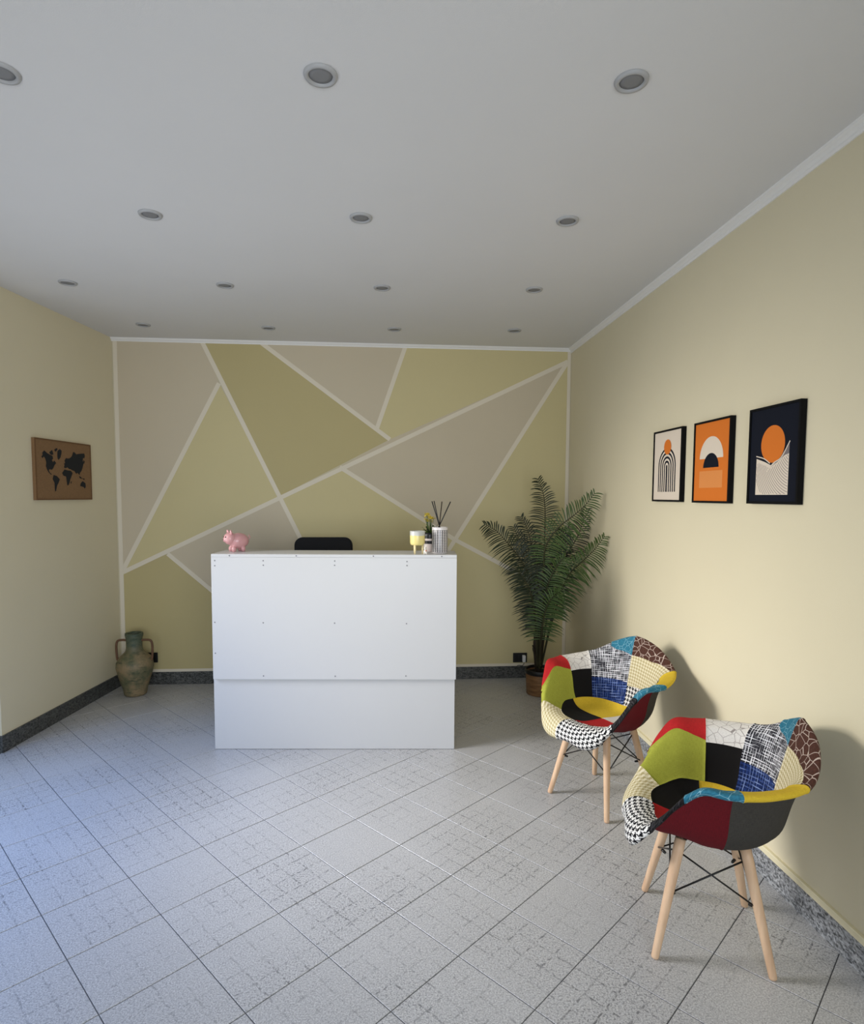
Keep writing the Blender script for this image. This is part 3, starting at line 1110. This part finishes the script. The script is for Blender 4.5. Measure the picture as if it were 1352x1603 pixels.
# ------------------------------------------------------------------ amphora
def amphora_mat():
    g = G('weathered_green_glaze', 0.55, 0.4)
    o = g.obj()
    n1 = g.noise(o, 9, 5, .65)
    n2 = g.noise(g.mapping(o, (1, 1, 3.2)), 16, 4, .6)
    c = g.mix(g.ramp(n1, .40, .62), lin((94, 96, 70)), lin((146, 126, 94)))
    sep = g.n('ShaderNodeSeparateXYZ')
    g.put(sep.inputs[0], o)
    hi = g.ramp(g.mth('ADD', sep.outputs[2], g.mth('MULTIPLY', n1, .2)), .42, .50)
    c = g.mix(hi, c, g.mix(g.ramp(n2, .4, .6), lin((66, 78, 62)), lin((100, 106, 84))))
    c = g.mix(g.ramp(n2, .56, .72), c, lin((66, 72, 54)))
    g.col(c)
    g.bump(g.noise(o, 60, 4), .4, .002)
    return g.done()


M['amph'] = amphora_mat()
M['terracotta'] = plain('brown_terracotta', (118, 84, 58), 0.7, var=.4, nscale=40)
am = thing('amphora_vase', 'green-brown two-handled ceramic amphora standing in the left back corner', 'vase', (-1.868, 4.66, 0))
lathe('body', [(0, .001), (.070, .001), (.078, .006), (.080, .018), (.086, .05), (.104, .11), (.122, .17), (.131, .215), (.128, .25), (.112, .285), (.085, .312), (.064, .332), (.056, .36), (.055, .40), (.057, .43), (.062, .445), (.064, .46), (.062, .472), (.055, .472), (.050, .46), (.048, .40), (.048, .35), (0, .34)], M['amph'], am, 40, wob=.012)
for s in (-1, 1):
    tube('handle', catmull([(s * .052, 0, .415), (s * .085, 0, .418), (s * .118, 0, .412), (s * .130, 0, .385), (s * .131, 0, .33), (s * .126, 0, .275), (s * .116, 0, .255)], 6), .0085, M['terracotta'], am, 10)

# ------------------------------------------------------------------ office chair behind the desk
oc = thing('office_chair', 'black office chair whose backrest shows above the white desk', 'office chair', (-.44, 4.30, 0), math.radians(0))
bm = bmesh.new()
hw, z0, z1, rc = .213, .62, 1.20, .06
poly = []
for cx_, cz_, a0 in ((hw - rc, z1 - rc, 0), (-hw + rc, z1 - rc, 90), (-hw + rc, z0 + rc, 180), (hw - rc, z0 + rc, 270)):
    for k in range(9):
        a = math.radians(a0 + k * 90 / 8)
        poly.append((cx_ + rc * math.cos(a), cz_ + rc * math.sin(a)))
v, f_ = prism(poly, (0, .21, 0), (1, 0, 0), (0, 0, 1), (0, 1, 0), .045)
vs = [bm.verts.new(p) for p in v]
for q in f_: bm.faces.new([vs[i] for i in q])
bmesh.ops.recalc_face_normals(bm, faces=bm.faces)
bmesh.ops.bevel(bm, geom=[e for e in bm.edges if len(e.link_faces) == 2 and max(len(x.verts) for x in e.link_faces) > 8], offset=.014, segments=3, affect='EDGES')
frombm('backrest', bm, M['black_fab'], oc)
box('back_support', -.03, .03, .256, .275, .46, .95, M['black'], oc, .006)
box('seat', -.24, .24, -.26, .22, .44, .515, M['black_fab'], oc, .03)
lathe('gas_lift', [(0, .085), (.03, .085), (.03, .25), (.018, .25), (.018, .44), (0, .44)], M['black'], oc, 16)
for k in range(5):
    a = 2 * PI * k / 5 + .3
    e = Vector((math.cos(a), math.sin(a), 0))
    tube('base_arm', [e * .02 + Vector((0, 0, .11)), e * .28 + Vector((0, 0, .075))], [.022, .014], M['black'], oc, 8)
    w_ = e * .285 + Vector((0, 0, .028))
    sd = Vector((-e.y, e.x, 0))
    tube('caster', [w_ - sd * .02, w_ + sd * .02], .0275, M['black'], oc, 16)
for s in (-1, 1):
    tube('armrest', catmull([(s * .245, .12, .48), (s * .275, .10, .56), (s * .275, .06, .66), (s * .275, -.16, .67)], 6), .013, M['black'], oc, 8)

# ------------------------------------------------------------------ things on the desk
M['pig'] = plain('pink_glazed_ceramic', (218, 162, 162), .28, .5, var=.12, nscale=12)
M['pig_dark'] = plain('dark_eye', (40, 24, 26), .3)
pig = thing('piggy_bank', 'pink ceramic piggy bank on the left end of the desk top', 'piggy bank', (-.885, 3.745, 1.1705), math.radians(-58))
# local: snout towards -y
def blob(parts, name, mat, parent, k=.5):
    """parts: (centre, radii) ellipsoids joined by voxel remesh-free metaball style union"""
    bm = bmesh.new()
    for c, r_, *rot in parts:
        mtx = Matrix.Translation(c) @ (rot[0] if rot else Matrix.Identity(4)) @ Matrix.Diagonal((r_[0], r_[1], r_[2], 1))
        bmesh.ops.create_uvsphere(bm, u_segments=24, v_segments=16, radius=1, matrix=mtx)
    me = bpy.data.meshes.new(name)
    bm.to_mesh(me); bm.free()
    o = link(name, me, mat, parent, True)
    m = o.modifiers.new('join', 'REMESH')
    m.mode = 'VOXEL'; m.voxel_size = .0022; m.use_smooth_shade = True
    s = o.modifiers.new('soft', 'SMOOTH'); s.factor = .6; s.iterations = 8
    return o


legs_ = [((sx * .027, sy, .014), (.0145, .0145, .020)) for sx in (-1, 1) for sy in (-.026, .030)]
blob([((0, .012, .062), (.050, .062, .048)), ((0, -.040, .078), (.041, .037, .038)), ((0, -.068, .071), (.017, .014, .015))] + legs_, 'body', M['pig'], pig)
for s in (-1, 1):
    v = [Vector(p) for p in [(s * .012, -.042, .108), (s * .036, -.040, .100), (s * .034, -.052, .132), (s * .020, -.030, .106)]]
    bm = bmesh.new()
    for c, r_ in (((s * .027, -.042, .114), (.013, .007, .018)),):
        bmesh.ops.create_uvsphere(bm, u_segments=14, v_segments=10, radius=1, matrix=Matrix.Translation(c) @ Matrix.Rotation(s * .45, 4, 'Y') @ Matrix.Rotation(.25, 4, 'X') @ Matrix.Diagonal((r_[0], r_[1], r_[2], 1)))
    for vv in bm.verts:
        h = max(0, (vv.co.z - .114) / .018)
        vv.co.x = s * .027 + (vv.co.x - s * .027) * (1 - .55 * h)
    frombm('ear', bm, M['pig'], pig, True)
    bm = bmesh.new()
    bmesh.ops.create_uvsphere(bm, u_segments=10, v_segments=8, radius=.0042, matrix=Matrix.Translation((s * .019, -.0715, .088)))
    frombm('eye', bm, M['pig_dark'], pig, True)
    bm = bmesh.new()
    bmesh.ops.create_uvsphere(bm, u_segments=8, v_segments=6, radius=.0026, matrix=Matrix.Translation((s * .006, -.0815, .072)))
    frombm('nostril', bm, M['pig_dark'], pig, True)
tube('tail', catmull([(0, .070, .070), (.004, .080, .078), (.010, .078, .086), (.006, .072, .090), (.000, .078, .094)], 5), .003, M['pig'], pig, 8)

# geometric diffuser pot with sticks
def geo_mat():
    g = G('geometric_black_white_glaze', .3, .5)
    uvv, u, v = g.uv()
    a = g.mth('FRACT', g.mth('MULTIPLY', u, 22.0))
    row = g.mth('MULTIPLY', v, 16.0)
    b = g.mth('FRACT', row)
    tri = g.mth('LESS_THAN', g.mth('ABSOLUTE', g.mth('SUBTRACT', a, .5)), g.mth('MULTIPLY', g.mth('SUBTRACT', 1.0, b), .42))
    line = g.mth('LESS_THAN', g.mth('ABSOLUTE', g.mth('SUBTRACT', b, .94)), .05)
    band = g.mth('LESS_THAN', g.mth('ABSOLUTE', g.mth('SUBTRACT', v, .475)), .42)
    k = g.mth('MULTIPLY', g.mth('MAXIMUM', tri, line), band)
    g.col(g.mix(k, lin((226, 220, 218)), lin((34, 36, 44))))
    return g.done()


M['geo'] = geo_mat()
q = dpt(1.333, .085, 1.168)
df = thing('reed_diffuser', 'black and white patterned cylinder holding dark reed sticks on the desk', 'reed diffuser', tuple(q), DA)
prof = [(0, .001), (.044, .001), (.0465, .004), (.0475, .01), (.0475, .152), (.0465, .157), (.043, .157), (.042, .12), (0, .12)]
o = lathe('pot', prof, M['geo'], df, 40)
uvl = o.data.uv_layers.new(name='UVMap')
n_ = 40
for pl in o.data.polygons:
    i0 = pl.index % n_
    for li in pl.loop_indices:
        vi = o.data.loops[li].vertex_index
        i = vi % n_
        if i0 == n_ - 1 and i == 0: i = n_
        zz = o.data.vertices[vi].co.z
        uvl.data[li].uv = (i / n_, zz / .157)
for dx, dy, h_ in ((-.048, .006, .31), (-.036, -.02, .312), (.012, .02, .308), (.062, -.012, .308)):
    m_ = M['trunk'] if dx == .012 else M['black']
    tube('reed_stick', [(-dx * .30 - .004, -dy * .3, .122), (dx, dy, h_)], .0034, m_, df, 6)

# yellow and grey footed ceramic pot
def dip_mat():
    g = G('yellow_dipped_ceramic', .3, .5)
    o = g.obj()
    sep = g.n('ShaderNodeSeparateXYZ')
    g.put(sep.inputs[0], o)
    k = g.mth('GREATER_THAN', g.mth('ADD', sep.outputs[2], g.mth('MULTIPLY', g.noise(o, 30, 1), .006)), .113)
    g.col(g.mix(k, lin((236, 220, 142)), lin((206, 206, 200))))
    return g.done()


M['dip'] = dip_mat()
M['candle_leg'] = plain('pale_yellow_leg', (238, 222, 172), .4)
q = dpt(1.200, .045, 1.168)
cp = thing('footed_candle_pot', 'pale yellow and grey candle pot on thin legs beside the patterned cylinder', 'candle pot', tuple(q), DA)
lathe('bowl', [(0, .052), (.034, .052), (.0405, .056), (.0435, .066), (.0445, .134), (.0435, .136), (.041, .134), (.040, .11), (0, .11)], M['dip'], cp, 36)
for k in range(3):
    a = math.radians(-115 + 120 * k)
    e = Vector((math.cos(a), math.sin(a), 0))
    tube('leg', [e * .031 + Vector((0, 0, .0005)), e * .031 + Vector((0, 0, .056))], [.0042, .0062], M['candle_leg'], cp, 10)

# small figurine
M['porcelain'] = plain('white_porcelain', (232, 226, 216), .3, var=.05)
q = dpt(1.247, .012, 1.168)
fg = thing('rabbit_figurine', 'tiny white porcelain figurine between candle pot and patterned cylinder', 'figurine', tuple(q), DA)
blob([((0, 0, .014), (.012, .011, .015)), ((0, -.002, .034), (.0095, .009, .010)), ((-.006, -.008, .006), (.005, .007, .006)), ((.006, -.008, .006), (.005, .007, .006)),
      ((-.005, 0, .050), (.003, .0025, .011)), ((.005, 0, .050), (.003, .0025, .011))], 'body', M['porcelain'], fg).modifiers['join'].voxel_size = .0012
for s in (-1, 1):
    bm = bmesh.new()
    bmesh.ops.create_uvsphere(bm, u_segments=8, v_segments=6, radius=.0013, matrix=Matrix.Translation((s * .0035, -.0105, .036)))
    frombm('eye', bm, M['black'], fg, True)
bm = bmesh.new()
bmesh.ops.create_uvsphere(bm, u_segments=10, v_segments=8, radius=.004, matrix=Matrix.Translation((.004, -.011, .022)))
frombm('flower', bm, plain('salmon_flower', (214, 128, 96), .5), fg, True)

# striped pot with yellow flowers
q = dpt(1.275, .190, 1.168)
fp = thing('flower_pot', 'yellow flowers in a black and white banded pot behind the candle pot', 'potted flower', tuple(q), DA)
M['bands'] = G('banded_glaze', .35)
g = M['bands']; o_ = g.obj(); sep = g.n('ShaderNodeSeparateXYZ'); g.put(sep.inputs[0], o_)
z_ = sep.outputs[2]
bnd = g.mth('ADD', g.mth('MULTIPLY', g.mth('GREATER_THAN', z_, .082), g.mth('GREATER_THAN', 2.0, z_)), g.mth('MULTIPLY', g.mth('GREATER_THAN', z_, .050), g.mth('LESS_THAN', z_, .069)))
g.col(g.mix(bnd, lin((206, 192, 186)), lin((18, 18, 22))))
M['bands'] = g.done()
lathe('pot', [(0, .001), (.034, .001), (.036, .005), (.041, .10), (.042, .118), (.039, .118), (.037, .10), (0, .10)], M['bands'], fp, 32)
M['petal'] = plain('yellow_petal', (240, 216, 84), .6, var=.2, nscale=60)
rg = random.Random(5)
for k in range(15):
    a = rg.uniform(0, 2 * PI); rr = rg.uniform(.005, .034)
    top = Vector((rr * math.cos(a) - .006, rr * math.sin(a), rg.uniform(.172, .240)))
    st_ = tube('flower_stem', catmull([(top.x * .2, top.y * .2, .10), (top.x * .6, top.y * .6, .15), top], 4), .0013, M['leaf_mid'], fp, 5)
    mb = MB()
    for j in range(6):
        b = 2 * PI * j / 6 + rg.uniform(-.2, .2)
        e = Vector((math.cos(b), math.sin(b), rg.uniform(-.6, .9))).normalized()
        sd = e.cross(Vector((0, 0, 1))).normalized()
        Lp = rg.uniform(.020, .028)
        mb.add([top, top + e * Lp * .5 + sd * .0065, top + e * Lp, top + e * Lp * .5 - sd * .0065], [(0, 1, 2, 3)])
    mb.build('blossom', M['petal'], st_)
for k in range(16):
    a = rg.uniform(0, 2 * PI)
    e = Vector((math.cos(a), math.sin(a), 0))
    Lp = rg.uniform(.035, .058)
    sd = Vector((-e.y, e.x, 0))
    b0 = Vector((0, 0, .102)) + e * .008
    z1 = rg.uniform(.030, .068)
    pts_ = [b0, b0 + e * Lp * .4 + Vector((0, 0, z1 * .6)), b0 + e * Lp * .85 + Vector((0, 0, z1)), b0 + e * Lp * 1.1 + Vector((0, 0, z1 * .8))]
    ws = [.002, .007, .006, .0006]
    vs = []
    for p, w_ in zip(pts_, ws): vs += [p - sd * w_, p + sd * w_]
    pyd('leaf', vs, [(0, 1, 3, 2), (2, 3, 5, 4), (4, 5, 7, 6)], M['leaf_mid' if k % 3 else 'leaf_dark'], fp)

# ------------------------------------------------------------------ sockets
def socket(name, label, x, z, w, h, plug):
    t = thing(name, label, 'socket', (x, YB - .0014, z))
    box('plate', -w / 2, w / 2, -.009, 0, -h / 2, h / 2, M['black'], t, .003)
    for k in (-1, 0, 1):
        box('module', k * w * .28 - w * .12, k * w * .28 + w * .12, -.0115, -.0085, -h * .33, h * .33, M['blackmetal'], t, .0015)
    return t


socket('wall_socket', 'black wall socket plate low on the mural wall left of the palm', 1.134, .1635 + .008, .118, .080, True)
pg = thing('power_plug', 'small white plug with dark cord in the socket beside the palm', 'plug', (1.162, YB - .0133, .168))
box('body', -.012, .012, -.034, 0, -.028, .028, M['white'], pg, .005)
tube('cord', catmull([(0, -.02, -.028), (-.002, -.022, -.045), (-.016, -.02, -.058), (-.04, -.012, -.056), (-.055, -.010, -.060)], 6), .0025, M['black'], pg, 8)
socket('wall_socket', 'black wall socket plate partly hidden behind the amphora vase', -1.835, .218, .100, .080, False)

# ------------------------------------------------------------------ cork world map on the left wall
M['cork'] = plain('cork_board', (144, 110, 74), .85, var=.35, nscale=120, bump=.3, bscale=300)
M['cork_edge'] = plain('brown_board_edge', (112, 78, 46), .7, var=.2)
M['ink'] = plain('black_felt', (22, 24, 26), .9)
mp = thing('world_map_board', 'cork board with black world map on the left wall', 'wall map', (-2.178, 3.976, 1.666), math.atan2(LD.y, LD.x))
# local x along the wall (towards the back), local -y into the room
MW, MH = .583, .390
box('board', 0, MW, -.020, -.0003, -MH / 2, MH / 2, M['cork'], mp, .001)
for x0, x1, z0, z1 in ((0, MW, MH / 2 - .008, MH / 2), (0, MW, -MH / 2, -MH / 2 + .008), (0, .008, -MH / 2 + .008, MH / 2 - .008), (MW - .008, MW, -MH / 2 + .008, MH / 2 - .008)):
    box('edge_strip', x0, x1, -.0225, -.0202, z0, z1, M['cork_edge'], mp)
CONT = [
    [(0.0885, 1.7857), (0.1137, 1.7720), (0.1367, 1.7638), (0.1660, 1.7559), (0.1710, 1.7384), (0.1585, 1.7297), (0.1696, 1.7145), (0.1824, 1.7271), (0.1998, 1.7122), (0.1806, 1.6952), (0.1706, 1.6788), (0.1549, 1.6662), (0.1313, 1.6692), (0.1250, 1.6610), (0.1359, 1.6457), (0.1533, 1.6384), (0.1471, 1.6343), (0.1242, 1.6472), (0.1078, 1.6681), (0.1002, 1.6873), (0.1044, 1.7109), (0.0970, 1.7339), (0.0835, 1.7486), (0.0684, 1.7360), (0.0605, 1.7471), (0.0724, 1.7556), (0.0704, 1.7709)],
    [(0.2197, 1.7935), (0.2420, 1.8052), (0.2602, 1.7965), (0.2560, 1.7759), (0.2452, 1.7510), (0.2256, 1.7337), (0.2170, 1.7452), (0.2150, 1.7651)],
    [(0.1865, 1.7982), (0.2090, 1.8103), (0.2203, 1.8035), (0.2009, 1.7861), (0.1920, 1.7894)],
    [(0.1375, 1.7776), (0.1621, 1.7932), (0.1678, 1.7877), (0.1756, 1.7664), (0.1573, 1.7613), (0.1429, 1.7682)],
    [(0.1710, 1.6331), (0.2011, 1.6281), (0.2308, 1.6069), (0.2171, 1.5843), (0.2005, 1.5639), (0.1895, 1.5316), (0.1800, 1.5255), (0.1787, 1.5555), (0.1773, 1.5835), (0.1605, 1.6069)],
    [(0.2849, 1.6738), (0.3168, 1.6690), (0.3493, 1.6683), (0.3683, 1.6524), (0.3537, 1.6290), (0.3394, 1.6077), (0.3316, 1.5868), (0.3175, 1.5679), (0.3079, 1.5698), (0.3031, 1.5985), (0.2983, 1.6272), (0.2699, 1.6324), (0.2583, 1.6503)],
    [(0.2918, 1.6823), (0.2793, 1.6879), (0.2867, 1.7046), (0.2807, 1.7124), (0.2938, 1.7172), (0.2883, 1.7333), (0.3020, 1.7504), (0.3244, 1.7477), (0.3476, 1.7532), (0.3681, 1.7670), (0.3831, 1.7972), (0.3996, 1.7942), (0.4158, 1.7827), (0.4503, 1.7893), (0.5064, 1.7953), (0.5127, 1.7807), (0.5081, 1.7632), (0.4905, 1.7621), (0.4860, 1.7447), (0.4956, 1.7281), (0.4833, 1.6974), (0.4679, 1.6711), (0.4498, 1.6576), (0.4455, 1.6425), (0.4223, 1.6565), (0.4084, 1.6497), (0.3892, 1.6679), (0.3693, 1.6712), (0.3499, 1.6779), (0.3304, 1.6799), (0.3179, 1.6897)],
    [(0.4779, 1.6007), (0.5089, 1.5863), (0.5110, 1.5604), (0.4997, 1.5494), (0.4862, 1.5600), (0.4481, 1.5659), (0.4561, 1.5852)],
    [(0.4403, 1.6351), (0.4620, 1.6281), (0.4718, 1.6156), (0.4478, 1.6213)],
    [(0.4721, 1.6220), (0.5070, 1.6165), (0.4925, 1.6097)],
    [(0.4968, 1.7496), (0.5089, 1.7395), (0.5023, 1.7220), (0.4958, 1.7324)],
    [(0.3471, 1.5934), (0.3553, 1.5990), (0.3510, 1.5810), (0.3445, 1.5829)],
]
for poly in CONT:
    prism_obj('continent', [(a, z - 1.666) for a, z in poly], (0, -.0202, 0), (1, 0, 0), (0, 0, 1), (0, -1, 0), .0014, M['ink'], mp)

# ------------------------------------------------------------------ framed prints on the right wall
flat = lambda n, c: plain(n, c, .8, .15, var=.03)
M['p_cream'] = flat('print_cream', (222, 208, 190))
M['p_orange'] = flat('print_orange', (216, 118, 44))
M['p_orange2'] = flat('print_light_orange', (222, 142, 78))
M['p_navy'] = flat('print_navy', (18, 22, 34))
M['p_frame'] = plain('frame_black', (9, 9, 10), .75, .15, var=.03)
M['p_grey'] = flat('print_dune_shadow', (120, 112, 112))


def arc(cx_, cz_, r_, a0, a1, n=24):
    return [(cx_ + r_ * math.cos(math.radians(a0 + (a1 - a0) * k / n)), cz_ + r_ * math.sin(math.radians(a0 + (a1 - a0) * k / n))) for k in range(n + 1)]


def framed(label, y_far, y_near, z0, z1, bgm):
    w = y_far - y_near
    t = thing('framed_print', label, 'framed print', (XR, y_far, z0), -PI / 2, 'row of three framed abstract prints')
    # local x along the wall towards the camera, local -y into the room
    h = z1 - z0
    fw, fd = .0095, .024
    bm = bmesh.new()
    for a0, a1, b0, b1 in ((0, w, 0, fw), (0, w, h - fw, h), (0, fw, fw, h - fw), (w - fw, w, fw, h - fw)):
        bx(bm, a0, a1, -fd, -.0004, b0, b1, .0008)
    frombm('frame', bm, M['p_frame'], t)
    pr = box('print', fw, w - fw, -.019, -.002, fw, h - fw, bgm, t)
    return t, pr, w, h


LAY = [0]


def shape(pr, poly, mat, lay, name='printed_shape'):
    # flat print shapes lie on the sheet, a hair apart
    v, f_ = prism(poly, (0, -.019 - lay * .00012, 0), (1, 0, 0), (0, 0, 1), (0, -1, 0), .0001)
    bm = bmesh.new()
    vs = [bm.verts.new(p) for p in v]
    for q in f_: bm.faces.new([vs[i] for i in q])
    return frombm(name, bm, mat, pr)


# shift of the printed outer rectangles from the wall plane to the frame's front plane
def ys(yf, yn, z0, z1):
    k = (XR - .024) / XR
    return yf * k, yn, 1.5105 + (z0 - 1.5105) * k, 1.5105 + (z1 - 1.5105) * k


yf, yn, z0, z1 = 3.290, 2.968, 1.486, 1.866
t, pr, w, h = framed('narrow cream print with orange sun over black and cream arches, leftmost of three', yf, yn, z0, z1, M['p_cream'])
cx_ = w / 2 - .002; z_b, z_s = .052, .186
for k in range(9):
    r_ = .098 - k * .0112
    shape(pr, [(cx_ + r_, z_b)] + arc(cx_, z_s, r_, 0, 180) + [(cx_ - r_, z_b)], M['p_navy'] if k % 2 == 0 else M['p_cream'], k + 1)
shape(pr, arc(cx_ + .004, .288, .040, 0, 360, 32)[:-1], M['p_orange'], 12)
yf, yn = 2.850, 2.538
t, pr, w, h = framed('orange print with white and black half discs, middle of three', yf, yn, z0 - .002, z1 - .002, M['p_orange'])
cx_ = w / 2 - .002
shape(pr, arc(cx_, .205, .100, 0, 180), M['p_cream'], 1)
shape(pr, arc(cx_, .163, .066, 0, 180), M['p_navy'], 2)
shape(pr, [(cx_ - .098, .070), (cx_ + .098, .070), (cx_ + .098, .148), (cx_ - .098, .148)], M['p_orange2'], 1)
yf, yn = 2.404, 2.096
t, pr, w, h = framed('dark navy print with orange sun above wavy white dunes, rightmost of three', yf, yn, z0 - .001, z1, M['p_navy'])
cx_ = w / 2 - .004
shape(pr, arc(cx_, .232, .072, 0, 360, 36)[:-1], M['p_orange'], 1)
xa, xb, zb = cx_ - .098, cx_ + .098, .036
shape(pr, [(xa, zb), (xb, zb), (xb, .232), (cx_ + .045, .168), (cx_ - .005, .150), (cx_ - .045, .165), (xa, .180)], M['p_cream'], 2)
shape(pr, [(cx_ - .012, .140), (cx_ + .04, .165), (cx_ + .075, .185), (xb, .190), (xb, .232), (cx_ + .045, .172)], M['p_grey'], 3)


def ribbon(pts, w0):
    P = [Vector(p) for p in catmull([(a, b, 0) for a, b in pts], 6)]
    lft, rgt = [], []
    for i, p in enumerate(P):
        t_ = (P[min(i + 1, len(P) - 1)] - P[max(i - 1, 0)]).normalized()
        n_ = Vector((-t_.y, t_.x, 0)) * w0
        lft.append((p.x + n_.x, p.y + n_.y)); rgt.append((p.x - n_.x, p.y - n_.y))
    return lft + rgt[::-1]


shape(pr, ribbon([(xb + .003, .236), (cx_ + .055, .178), (cx_ + .01, .158), (cx_ - .03, .128)], .0022), M['p_cream'], 5)
shape(pr, ribbon([(xa - .002, .190), (cx_ - .05, .178), (cx_ - .012, .158)], .0020), M['p_cream'], 5)
ax_, az_ = xb + .035, .245
for k in range(24):
    r_ = .062 + k * .0092
    run = []
    for q in range(61):
        a = math.radians(170 + 105 * q / 60)
        px_ = ax_ + r_ * math.cos(a) * .95
        pz_ = az_ + r_ * math.sin(a) * 1.12
        u_ = (px_ - cx_)
        top = .150 + (.0055 / .0098) * max(0, u_) * .9 + max(0, -u_ - .005) * .28 - .008
        if xa + .002 < px_ < xb - .002 and zb + .002 < pz_ < top:
            run.append((px_, pz_))
    if len(run) > 2:
        shape(pr, ribbon(run[::3] + [run[-1]] if len(run) > 6 else run, .0010), M['p_grey'], 4)
